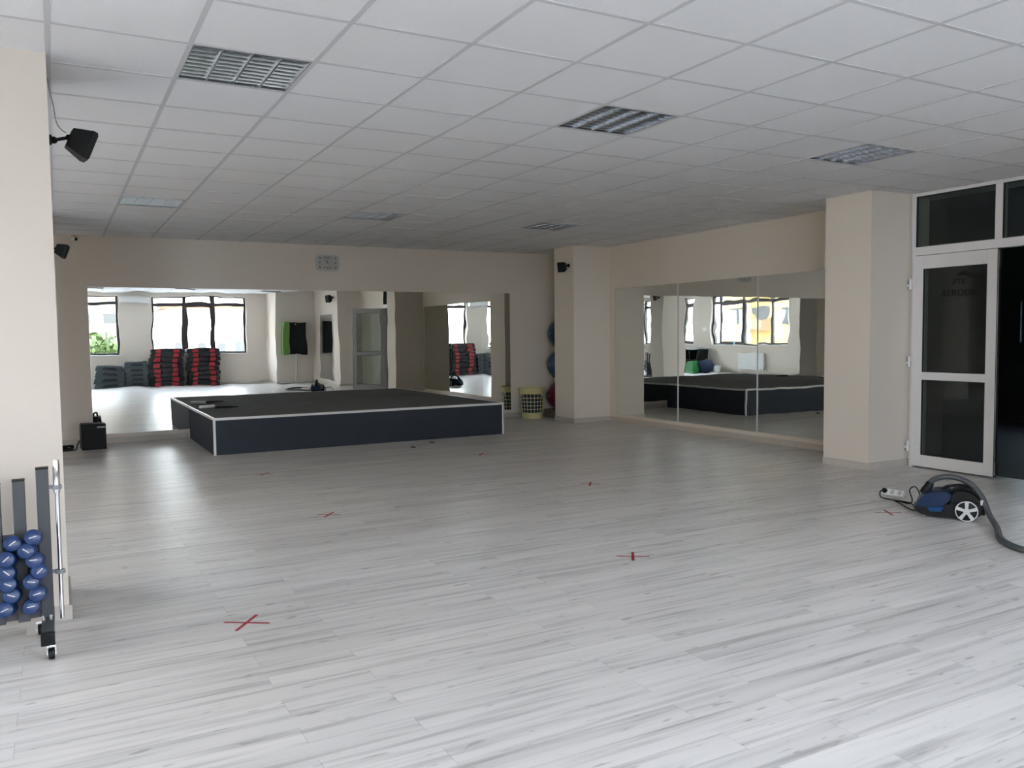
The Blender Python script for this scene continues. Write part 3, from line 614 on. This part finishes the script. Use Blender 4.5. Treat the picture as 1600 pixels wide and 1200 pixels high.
for z in (0.731, 0.330):
    mb = MB(); lbox(mb, -0.076, -0.030, 0.158, 0.170, z-0.008, z+0.008)
    mb.rings([[L(-0.041+r2*math.cos(2*PI*k/20), 0.150+r2*math.sin(2*PI*k/20), z2) for k in range(20)] for r2, z2 in ((0.0155, z-0.009), (0.021, z-0.009), (0.021, z+0.009), (0.0155, z+0.009), (0.0155, z-0.009))], cap=False)
    mb.build('bar_holder', 'housing', rk)
t = thing('chrome_bar', 'tall thin chrome bar standing in the holders at the right side of the dumbbell rack', 'bar', (-0.041, 0.150, 0.104), 0)
MB().cyl((0, 0, 0.0), (0, 0, 0.60), 0.0095, n=20).build('shaft', 'chrome', t, smooth=True)
MB().lathe((0, 0, 0.60), (0, 0, 1), [(0, 0.0125), (0.008, 0.0145), (0.15, 0.0145), (0.158, 0.012)], n=20).build('sleeve', 'chrome', t, smooth=True)
DBR = [(-0.143, 0.520), (-0.168, 0.464), (-0.139, 0.416), (-0.126, 0.366), (-0.158, 0.318), (-0.132, 0.263), (-0.164, 0.206)]
DBL = [(-0.225, 0.502), (-0.247, 0.436), (-0.250, 0.372), (-0.247, 0.322), (-0.235, 0.268), (-0.259, 0.210)]
ORD = ['topmost', 'second from the top', 'third from the top', 'fourth from the top', 'fifth from the top', 'sixth from the top', 'lowest']
def make_db():
    t = thing('dumbbell', 'x', 'dumbbell')
    for s_ in (-1, 1):
        pr = [(0.042, 0.024), (0.046, 0.031), (0.056, 0.0365), (0.074, 0.0365), (0.084, 0.032), (0.089, 0.021), (0.090, 0.006)]
        h_ = MB().lathe((0, 0, 0), (0, s_, 0), pr, n=24).build('weight_head', 'vinyl', t, smooth=True)
        mb = MB(); mb.box(-0.016, 0.016, s_*0.0905-0.0006, s_*0.0905+0.0006, -0.002, 0.002); mb.build('moulded_mark', 'silver', h_)
    MB().cyl((0, -0.046, 0), (0, 0.046, 0), 0.014, n=16).build('grip', 'vinyl', t, smooth=True); return t
proto = None; random.seed(9)
for lst, side in ((DBR, 'right-hand'), (DBL, 'left-hand')):
    for k, (x, z) in enumerate(lst):
        t = make_db() if proto is None else copy_tree(proto); proto = proto or t
        yy = 0.062-0.012*(k % 2)
        t.location = (x, yy, z); t.rotation_euler = (Euler((-0.24, 0, random.uniform(-0.06, 0.06))).to_matrix() @ Matrix.Rotation(random.uniform(-0.9, 0.9), 3, 'Y')).to_euler()
        tag(t, 'blue vinyl dumbbell in the %s column of the rack, %s' % (side, ORD[k] if not (side == 'left-hand' and k == 5) else 'lowest'), 'dumbbell', 'blue dumbbells on the rack')
        mb = MB(); lbox(mb, x-0.022, x-0.016, 0.035, 0.172, z-0.020, z-0.008); lbox(mb, x+0.016, x+0.022, 0.035, 0.172, z-0.020, z-0.008); lbox(mb, x-0.022, x+0.022, 0.10, 0.172, z-0.030, z-0.024); mb.build('cradle', 'black', rk)

# ------------------------------------------------------------------ vacuum cleaner
VR = math.atan2(0.5426, 0.84); VP = Vector((5.865, -0.53, 0))      # local: x into depth (away from the camera), y towards the nozzle end
vc = thing('vacuum_cleaner', 'blue and black canister vacuum cleaner with big silver spoked wheel near the door', 'vacuum cleaner', tuple(VP), VR)
VI = (Matrix.Translation(VP) @ Matrix.Rotation(VR, 4, 'Z')).inverted()
def VL(v): return tuple(VI @ Vector(v))
def vs(mb, outline, x0, x1, inset=0.03, f0=0.90):      # outline in (y,z), swept across x with rounded shoulders
    oc = Vector((sum(p[0] for p in outline)/len(outline), sum(p[1] for p in outline)/len(outline)))
    rings = []
    for x, f in ((x0, f0), (x0+inset*0.4, (1+f0*0.5)/1.5), (x0+inset, 1.0), (x1-inset, 1.0), (x1-inset*0.4, (1+f0*0.5)/1.5), (x1, f0)):
        rings.append([(x, oc.x+(p[0]-oc.x)*f, oc.y+(p[1]-oc.y)*f) for p in outline])
    mb.rings(rings); return mb
low = [(0.358, 0.075), (0.345, 0.045), (0.300, 0.022), (0.18, 0.014), (0.04, 0.014), (-0.06, 0.025), (-0.105, 0.05), (-0.115, 0.125), (-0.06, 0.150), (0.04, 0.145), (0.16, 0.105), (0.34, 0.085)]
vs(MB(), low, 0.004, 0.255, 0.03, 0.95).build('lower_body', 'black', vc, smooth=True)
top = [(0.125, 0.10), (0.115, 0.185), (0.09, 0.215), (0.03, 0.228), (-0.03, 0.215), (-0.085, 0.175), (-0.108, 0.120), (-0.10, 0.09)]
vs(MB(), top, 0.016, 0.243, 0.05, 0.86).build('motor_cover', 'black', vc, smooth=True)
blu = [(0.348, 0.082), (0.335, 0.118), (0.30, 0.165), (0.255, 0.195), (0.20, 0.205), (0.125, 0.212), (0.095, 0.19), (0.105, 0.145), (0.15, 0.10), (0.20, 0.082)]
vs(MB(), blu, 0.002, 0.257, 0.035, 0.95).build('dust_lid', 'vacblue', vc, smooth=True)
pan = [(0.268, 0.088), (0.148, 0.095), (0.168, 0.056), (0.245, 0.052)]
for x in (-0.006, 0.245): vs(MB(), pan, x, x+0.02, 0.005).build('side_panel', 'vacblue2', vc, smooth=True)
MB().tube([(0.13, 0.17, 0.200), (0.13, 0.13, 0.232), (0.13, 0.03, 0.248), (0.13, -0.05, 0.222)], 0.011, n=10).build('carry_handle', 'black', vc, smooth=True)
wc = Vector((0, -0.001, 0.0785))
for x, s_ in ((0.004, -1), (0.255, 1)):
    wh = MB().lathe((x, wc.y, wc.z), (s_, 0, 0), [(0, 0.070), (0.004, 0.0775), (0.020, 0.0775), (0.024, 0.072)], n=40).build('wheel', 'black', vc, smooth=True)
    xf = x+s_*0.0245
    mb = MB()
    mb.lathe((xf, wc.y, wc.z), (s_, 0, 0), [(0, 0.024), (0.006, 0.022), (0.008, 0.012)], n=24)
    N_ = 44
    mb.rings([[(xf+dx, wc.y+r2*math.cos(2*PI*k/N_), wc.z+r2*math.sin(2*PI*k/N_)) for k in range(N_)] for r2, dx in ((0.069, -0.001*s_), (0.069, 0.005*s_), (0.076, 0.004*s_), (0.077, -0.002*s_), (0.069, -0.001*s_))], cap=False)
    for k in range(5):
        a = PI/2+k*2*PI/5; d = Vector((0, math.cos(a), math.sin(a))); n = Vector((0, -d.z, d.y)); c0 = Vector((xf, wc.y, wc.z))
        mb.rings([[c0+Vector((dx*s_, 0, 0))+d*0.016-n*0.010, c0+Vector((dx*s_, 0, 0))+d*0.016+n*0.010, c0+Vector((dx*s_, 0, 0))+d*0.071+n*0.0135, c0+Vector((dx*s_, 0, 0))+d*0.071-n*0.0135] for dx in (-0.001, 0.0055)])
    mb.build('wheel_trim', 'silver', wh, bevel=0.001)
vs(MB(), [(-0.105, 0.045), (-0.105, 0.125), (-0.122, 0.12), (-0.122, 0.05)], 0.02, 0.24, 0.01).build('rear_bumper', 'black', vc, smooth=True)
MB().box(0.004, 0.03, -0.108, -0.088, 0.125, 0.165).build('cord_clip', 'silver', vc, bevel=0.003)
MB().sphere((0.05, 0.285, 0.016), 0.014, 14, 10).build('front_castor', 'silver', vc, smooth=True)
MB().lathe((0.13, 0.290, 0.165), (0, -0.42, 0.80), [(0, 0.034), (0.025, 0.035), (0.06, 0.030), (0.095, 0.028), (0.10, 0.024)], n=22).build('hose_elbow', 'black', vc, smooth=True)
hp = [(0.13, 0.258, 0.235), (0.13, 0.245, 0.256), (0.13, 0.205, 0.286), (0.13, 0.133, 0.305), (0.11, 0.047, 0.299), (0.08, -0.039, 0.257), (0.04, -0.102, 0.178), (-0.04, -0.143, 0.080)]
hp = hp+[VL(q) for q in ((5.79, -0.80, 0.028), (5.68, -0.88, 0.021), (5.52, -0.99, 0.021), (5.40, -1.11, 0.021), (5.33, -1.26, 0.021), (5.36, -1.5, 0.021), (5.5, -1.75, 0.021), (5.9, -1.95, 0.021))]
MB().tube(hp, 0.0205, n=14, ridge=0.04, sub=22).build('hose', 'hose', vc, smooth=True)
MB().tube([VL(q) for q in ((5.9, -1.95, 0.021), (6.3, -2.05, 0.021), (6.75, -2.15, 0.021))], 0.017, n=14).build('metal_tube', 'chrome', vc, smooth=True)
t = thing('power_strip', 'white three-socket power strip on the floor left of the vacuum cleaner', 'power strip', (6.22, 0.34, 0.023))
zx = Vector((-0.8, 0, 0.6)); xx = Vector((0.10, -0.995, 0.0)).normalized(); yx = zx.cross(xx).normalized(); zx = xx.cross(yx)
t.rotation_euler = Matrix((xx, yx, zx)).transposed().to_euler()
MB().box(-0.100, 0.100, -0.029, 0.029, 0.0, 0.042).build('strip_body', 'white', t, bevel=0.007)
for k, x in enumerate((-0.066, 0.0, 0.066)):
    so = MB().cyl((x, -0.0, 0.040), (x, -0.0, 0.0435), 0.0215, n=24).build('socket', 'silver', t)
    if k:
        for q in (-0.009, 0.009): MB().cyl((x, q, 0.0430), (x, q, 0.0445), 0.0035, n=8).build('contact', 'black', so)
bpy.context.view_layer.update()
pb = t.matrix_world @ Vector((-0.066, 0, 0.0437)); pd = zx
MB().lathe(VL(pb), VI.to_3x3() @ pd, [(0, 0.021), (0.016, 0.021), (0.030, 0.012)], n=18).build('power_plug', 'black', vc, smooth=True)
pe = pb+pd*0.028
MB().tube([VL(q) for q in [tuple(pe), (pe.x-0.03, pe.y+0.01, 0.045), (6.10, 0.38, 0.008), (6.08, 0.28, 0.007), (6.06, 0.18, 0.010), (6.04, 0.07, 0.012), (6.12, 0.10, 0.03), (6.14, 0.14, 0.10), (6.08, 0.05, 0.150), (5.98, -0.06, 0.13), (5.90, -0.12, 0.09), (5.98, -0.02, 0.02), (6.08, 0.10, 0.010), (6.06, 0.22, 0.010), (6.0, 0.12, 0.008), (5.90, 0.0, 0.012), (5.84, -0.12, 0.012), (5.80, -0.20, 0.06)]], 0.005, n=7).build('power_cord', 'black', vc, smooth=True)

# ------------------------------------------------------------------ step platforms stacked at the window wall
def make_step(kind, w, d, h):
    t = thing('step_platform', 'x', 'step platform')
    if kind == 'grey':
        mb = MB(); mb.prism([(-w/2, 0), (-w/2+0.02, h*0.72), (-w/2+0.05, h-0.008), (w/2-0.05, h-0.008), (w/2-0.02, h*0.72), (w/2, 0)], 1, -d/2, d/2); mb.build('step_body', 'stepgrey', t, bevel=0.006)
        mb = MB(); mb.prism([(-w*0.25, h*0.22), (-w*0.18, h*0.68), (w*0.18, h*0.68), (w*0.25, h*0.22)], 1, d/2-0.004, d/2+0.003); mb.build('hand_slot', 'blackmatt', t)
        MB().box(-w/2+0.05, w/2-0.05, -d/2+0.02, d/2-0.02, h-0.008, h-0.001).build('top_mat', 'stepdark', t)
    else:
        mb = MB(); mb.prism([(-w/2+0.03, h*0.42), (-w/2+0.05, h-0.008), (w/2-0.05, h-0.008), (w/2-0.03, h*0.42)], 1, -d/2, d/2); mb.box(-w*0.14, w*0.14, -d/2+0.02, d/2-0.02, 0.01, h*0.45); mb.build('step_body', 'stepdark', t, bevel=0.005)
        for s_ in (-1, 1):
            mb = MB(); a, b = sorted((s_*w*0.17, s_*w*0.36)); mb.prism([(a, h*0.06), (a+0.02, h*0.80), (b-0.02, h*0.80), (b, h*0.06)], 1, d/2-0.06, d/2+0.010); mb.build('red_foot', 'stepred', t, bevel=0.004)
            mb = MB(); mb.prism([(a, h*0.06), (a+0.02, h*0.80), (b-0.02, h*0.80), (b, h*0.06)], 1, -d/2-0.010, -d/2+0.06); mb.build('red_foot', 'stepred', t, bevel=0.004)
            mb = MB(); a, b = sorted((s_*w*0.38, s_*w*0.49)); mb.box(a, b, -d/2, d/2, 0.006, h*0.86); mb.build('end_riser', 'stepdark', t, bevel=0.004)
        MB().box(-w/2+0.05, w/2-0.05, -d/2+0.02, d/2-0.02, h-0.008, h-0.001).build('top_mat', 'black', t)
    return t
OR = ['lowest', 'second from the floor', 'third from the floor', 'fourth from the floor', 'fifth from the floor', 'sixth from the floor', 'seventh from the floor', 'topmost']
def stack(kind, cx, cy_, n, w, d, h, name, dxs=None):
    pr = None
    for k in range(n):
        t = make_step(kind, w, d, h) if pr is None else copy_tree(pr); pr = pr or t
        dx = (dxs[k] if dxs else random.uniform(-0.012, 0.012))
        t.location = (cx+dx, cy_+random.uniform(-0.008, 0.008), k*h); t.rotation_euler = (0, 0, random.uniform(-0.015, 0.015))
        tag(t, '%s in the %s, %s' % ('grey step' if kind == 'grey' else 'red-footed step', name, 'topmost' if k == n-1 else OR[k]), 'step platform', name)
random.seed(2)
stack('grey', 1.32, YW+0.26, 4, 0.76, 0.36, 0.162, 'four-high stack seen in the back mirror')
stack('grey', 2.04, YW+0.26, 5, 0.64, 0.36, 0.155, 'five-high stack seen in the back mirror')
stack('red', 2.88, YW+0.27, 8, 0.94, 0.38, 0.142, 'left black-red stack seen in the back mirror', [0, 0.02, 0, 0.01, -0.01, 0.0, 0.03, 0.04])
stack('red', 3.93, YW+0.27, 8, 0.96, 0.38, 0.142, 'right black-red stack seen in the back mirror', [0, 0.01, 0.02, -0.02, 0.0, 0.02, 0.02, 0.0])

# ------------------------------------------------------------------ things on the walls behind the camera
t = thing('wall_cabinet', 'green and black wall cabinet with a white pipe below, seen in the back mirror', 'cabinet', (6.46, -4.95, 0.90))
MB().box(-0.36, -0.02, 0.002, 0.26, 0, 0.98).build('cabinet_body', 'green', t, bevel=0.01, label='bright green side and front edge')
MB().box(-0.20, -0.025, 0.26, 0.275, 0.005, 0.975).build('cabinet_door', 'black', t, bevel=0.004)
MB().box(-0.02, 0.36, 0.002, 0.20, 0.02, 1.0).build('side_unit', 'black', t, bevel=0.01)
MB().cyl((0.02, 0.205, 0.93), (0.02, 0.215, 0.93), 0.02).build('knob', 'white', t)
tag(MB().tube([(6.48, -4.91, 0.92), (6.48, -4.91, 0.5), (6.48, -4.91, 0.09), (6.48, -4.91, 0.06)], 0.018, n=10).build('pipe', 'white', smooth=True), 'white vertical pipe below the green wall cabinet, seen in the back mirror', 'pipe')
tag(MB().tube([(5.99, -4.88, 0.045), (6.3, -4.88, 0.045), (6.6, -4.88, 0.045), (6.98, -4.88, 0.045)], 0.022, n=10).build('pipe', 'white', smooth=True), 'white horizontal pipe along the floor under the green wall cabinet', 'pipe')
t = thing('air_conditioner', 'long white air conditioner on the wall between the two rear windows, under the ceiling', 'air conditioner', (2.08, YW, 2.50))
mb = MB(); mb.prism([(0.002, 0), (0.002, 0.20), (0.15, 0.20), (0.18, 0.15), (0.18, 0.04), (0.14, 0)], 0, -0.40, 0.40); mb.build('casing', 'white', t, bevel=0.008)
MB().box(-0.36, 0.36, 0.10, 0.165, -0.004, 0.012).build('air_flap', 'silver', t)
def radiator(name_label, axis, loc, ln):
    t = thing('radiator', name_label, 'radiator', loc, 0 if axis == 1 else -PI/2)
    mb = MB(); mb.box(-ln/2, ln/2, 0.10, 0.115, 0, 0.56)
    k = -ln/2+0.02
    while k < ln/2-0.02: mb.box(k, k+0.022, 0.115, 0.120, 0.03, 0.53); k += 0.045
    mb.build('front_panel', 'white', t); MB().box(-ln/2, ln/2, 0.04, 0.052, 0, 0.56).build('rear_panel', 'white', t)
    mb = MB(); mb.box(-ln/2, ln/2, 0.052, 0.10, 0.545, 0.56); mb.box(-ln/2-0.002, -ln/2, 0.04, 0.115, 0, 0.56); mb.box(ln/2, ln/2+0.002, 0.04, 0.115, 0, 0.56); mb.build('grille', 'white', t)
    for x in (-ln/3, ln/3): MB().box(x-0.015, x+0.015, 0.001, 0.045, 0.1, 0.46).build('bracket', 'white', t)
    for x in (-ln/2+0.03, ln/2-0.03): MB().cyl((x, 0.08, 0.02), (x, 0.08, -loc[2]+0.002), 0.009, n=10).build('pipe', 'white', t)
radiator('white panel radiator under the window beside the grey step stacks', 1, (0.0, YW, 0.18), 1.4)
radiator('white panel radiator under the long window of the left wall', 0, (XL, 0.10, 0.18), 1.2)
# shelf, green steps, cloth bag, bin, bottle by the left wall (seen in the right mirror)
t = thing('open_shelf', 'black open shelf unit under the left wall windows, seen in the right mirror', 'shelf', (XL+0.24, -2.62, 0))
for y in (-0.50, 0.0, 0.50): MB().box(-0.20, 0.20, y-0.012, y+0.012, 0, 0.84).build('side_panel', 'black', t)
for z in (0.02, 0.42): MB().box(-0.20, 0.20, -0.488, 0.488, z, z+0.02).build('shelf_board', 'black', t)
MB().box(-0.22, 0.22, -0.53, 0.53, 0.84, 0.865).build('top_board', 'housing', t)
pr = None
for s_, (yy, n) in enumerate(((-2.50, 4), (-2.10, 5))):
    for k in range(n):
        x = XL+0.70
        if pr is None:
            pr = thing('step_block', 'x', 'step block'); mb = MB(); mb.prism([(-0.17, 0), (-0.15, 0.075), (0.15, 0.075), (0.17, 0)], 1, -0.17, 0.17); mb.build('block_body', 'greenstep', pr, bevel=0.006); MB().box(-0.12, 0.12, -0.12, 0.12, 0.075, 0.079).build('top_pad', 'black', pr); t = pr
        else: t = copy_tree(pr)
        t.location = (x+random.uniform(-0.01, 0.01), yy, k*0.08)
        tag(t, 'green step block in the %s green stack, %s' % (('shorter', 'taller')[s_], 'topmost' if k == n-1 else OR[k]), 'step block', 'green step blocks by the left wall')
mb = MB(); bmesh.ops.create_icosphere(mb.bm, subdivisions=4, radius=0.24, matrix=Matrix.Translation((0, 0, 0.22)) @ Matrix.Diagonal((0.8, 1.2, 0.95, 1)))
for v in mb.bm.verts:
    v.co += v.co.normalized()*0.02*math.sin(v.co.x*31+v.co.z*17)*math.cos(v.co.y*27); v.co.z = max(v.co.z, 0.0)
o = mb.build('cloth_bag', 'navy', smooth=True); o.location = (XL+0.40, -1.80, 0); tag(o, 'crumpled navy cloth bag on the floor between the green stacks and the bin', 'bag')
t = thing('waste_bin', 'pale grey round bin with lid under the left wall window', 'bin', (XL+0.35, -1.25, 0))
MB().lathe((0, 0, 0), (0, 0, 1), [(0, 0.12), (0.24, 0.15)], n=28).build('bin_body', 'white', t, smooth=True); MB().lathe((0, 0, 0.24), (0, 0, 1), [(0, 0.158), (0.02, 0.160), (0.045, 0.12), (0.05, 0.02)], n=28).build('bin_lid', 'silver', t, smooth=True)
t = thing('spray_bottle', 'pale blue spray bottle on the sill of the long left window', 'bottle', (XL-0.04, -0.90, 1.0))
MB().lathe((0, 0, 0), (0, 0, 1), [(0, 0.038), (0.11, 0.040), (0.15, 0.018), (0.17, 0.014)], n=20).build('bottle_body', 'bottle', t, smooth=True)
mb = MB(); mb.cyl((0, 0, 0.17), (0, 0, 0.20), 0.016, n=14); mb.box(-0.02, 0.05, -0.012, 0.012, 0.20, 0.225); mb.box(0.03, 0.038, -0.006, 0.006, 0.165, 0.20); mb.build('spray_head', 'white', t, bevel=0.003)
# curtain-like dark cloth beside the second left window
mb = MB(); pts = [(XL+0.05+0.03*math.sin(k*1.3), -5.30+k*0.02) for k in range(16)]
for (xa, ya_), (xb, yb2) in zip(pts, pts[1:]):
    mb.quad((xa, ya_, 1.0), (xb, yb2, 1.0), (xb, yb2, 2.62), (xa, ya_, 2.62))
o = mb.build('curtain', 'navy', smooth=True); sm = o.modifiers.new('thickness', 'SOLIDIFY'); sm.thickness = 0.004; tag(o, 'narrow dark curtain beside the left wall window, seen in the right mirror', 'curtain')
o2 = MB().cyl((XL+0.05, -6.0, 2.63), (XL+0.05, -4.6, 2.63), 0.014, n=12).build('curtain_rod', 'winframe', smooth=True); tag(o2, 'dark rod carrying the narrow curtain by the left wall window', 'rod')
for yy in (-5.95, -4.65): MB().cyl((XL+0.001, yy, 2.63), (XL+0.05, yy, 2.63), 0.008, n=8).build('rod_bracket', 'winframe', o2)
mb = MB(); mb.box(0, 0.003, -0.10, 0.10, 0, 0.14); o = mb.build('notice', 'white'); o.location = (XL+0.001, -2.35, 1.50); tag(o, 'small white paper notice on the left wall between two windows', 'notice')

# ------------------------------------------------------------------ outside: street, flats, trees
tag(MB().box(-120, 120, -160, 120, -9.3, -9.0).build('street_ground', 'asphalt'), 'pale grey street ground outside the windows', 'ground')['kind'] = 'structure'
def flats(name, label, m, x0, x1, y0, y1, zt, face, cols, rows, zr0, dz, ww=1.3, wh=1.5, balc=True):
    t = thing(name, label, 'building', ((x0+x1)/2, (y0+y1)/2, -9.0)); ox, oy, oz = t.location
    MB().box(x0-ox, x1-ox, y0-oy, y1-oy, 0, zt+9).build('facade', m, t)
    MB().box(x0-ox-0.4, x1-ox+0.4, y0-oy-0.4, y1-oy+0.4, zt+9, zt+9.5).build('roof', 'roof', t)
    for i in range(cols):
        for j in range(rows):
            z = zr0+j*dz+9
            if face == 'y':
                u = x0+(x1-x0)*(i+0.5)/cols-ox; w_ = MB().box(u-ww/2, u+ww/2, y1-oy-0.05, y1-oy+0.04, z, z+wh).build('window', 'bldwin', t)
                if balc and i % 3 == 1: MB().box(u-ww*0.9, u+ww*0.9, y1-oy, y1-oy+1.1, z-0.5, z+0.5).build('balcony', 'balc', t)
            else:
                u = y0+(y1-y0)*(i+0.5)/cols-oy; w_ = MB().box(x1-ox-0.05, x1-ox+0.04, u-ww/2, u+ww/2, z, z+wh).build('window', 'bldwin', t)
                if balc and i % 3 == 1: MB().box(x1-ox, x1-ox+1.1, u-ww*0.9, u+ww*0.9, z-0.5, z+0.5).build('balcony', 'balc', t)
flats('apartment_building', 'white apartment block with rows of windows behind the rear left window', 'bldwhite', -16, 6.5, -66, -50, 13, 'y', 12, 7, -6.6, 2.9, 0.85, 1.3)
flats('apartment_building', 'low pale building with reddish roof edge behind the rear right window', 'bldwhite', 9, 34, -74, -60, 4.2, 'y', 14, 3, -7.4, 3.6, 0.8, 1.3)
flats('apartment_building', 'yellow apartment block opposite the left wall windows', 'bldyellow', -44, -30, -6, 14, 15, 'x', 7, 7, -7, 3.0)
flats('apartment_building', 'pinkish apartment block with balconies left of the yellow one', 'bldpink', -50, -34, -34, -14, 14, 'x', 7, 7, -7, 3.0)
def tree(label, loc, h, r, seed):
    t = thing('tree', label, 'tree', loc, 0, 'trees outside the windows'); rnd = random.Random(seed)
    mb = MB(); mb.tube([(0, 0, 0), (0.1, 0.05, h*0.3), (0, 0, h*0.6)], 0.18, n=8)
    for k in range(5): a = k*1.26; mb.tube([(0, 0, h*0.4), (r*0.3*math.cos(a), r*0.3*math.sin(a), h*0.6), (r*0.6*math.cos(a), r*0.6*math.sin(a), h*0.75)], 0.06, n=6)
    mb.build('trunk', 'bark', t, smooth=True)
    mb = MB()
    for k in range(3600):
        a, b_, q = rnd.uniform(0, 2*PI), math.acos(rnd.uniform(-1, 1)), r*(0.55+0.45*rnd.random()**0.5)*(0.85+0.15*math.sin(k*0.7))
        c = Vector((q*math.sin(b_)*math.cos(a), q*math.sin(b_)*math.sin(a), h*0.68+q*0.8*math.cos(b_))); u = Vector((rnd.gauss(0, 1), rnd.gauss(0, 1), rnd.gauss(0, 1))).normalized(); v = u.orthogonal().normalized()*0.12; u = u*0.2
        mb.quad(c-u, c-v, c+u, c+v)
    mb.build('crown', 'leaf', t)
tree('green tree outside the rear left window', (1.6, -24, -9), 12.4, 3.0, 1)
tree('green tree outside between the two rear windows', (6.0, -31, -9), 10.6, 2.8, 2)
tree('green tree standing further left outside the rear window', (-9.5, -26, -9), 11.0, 3.4, 3)
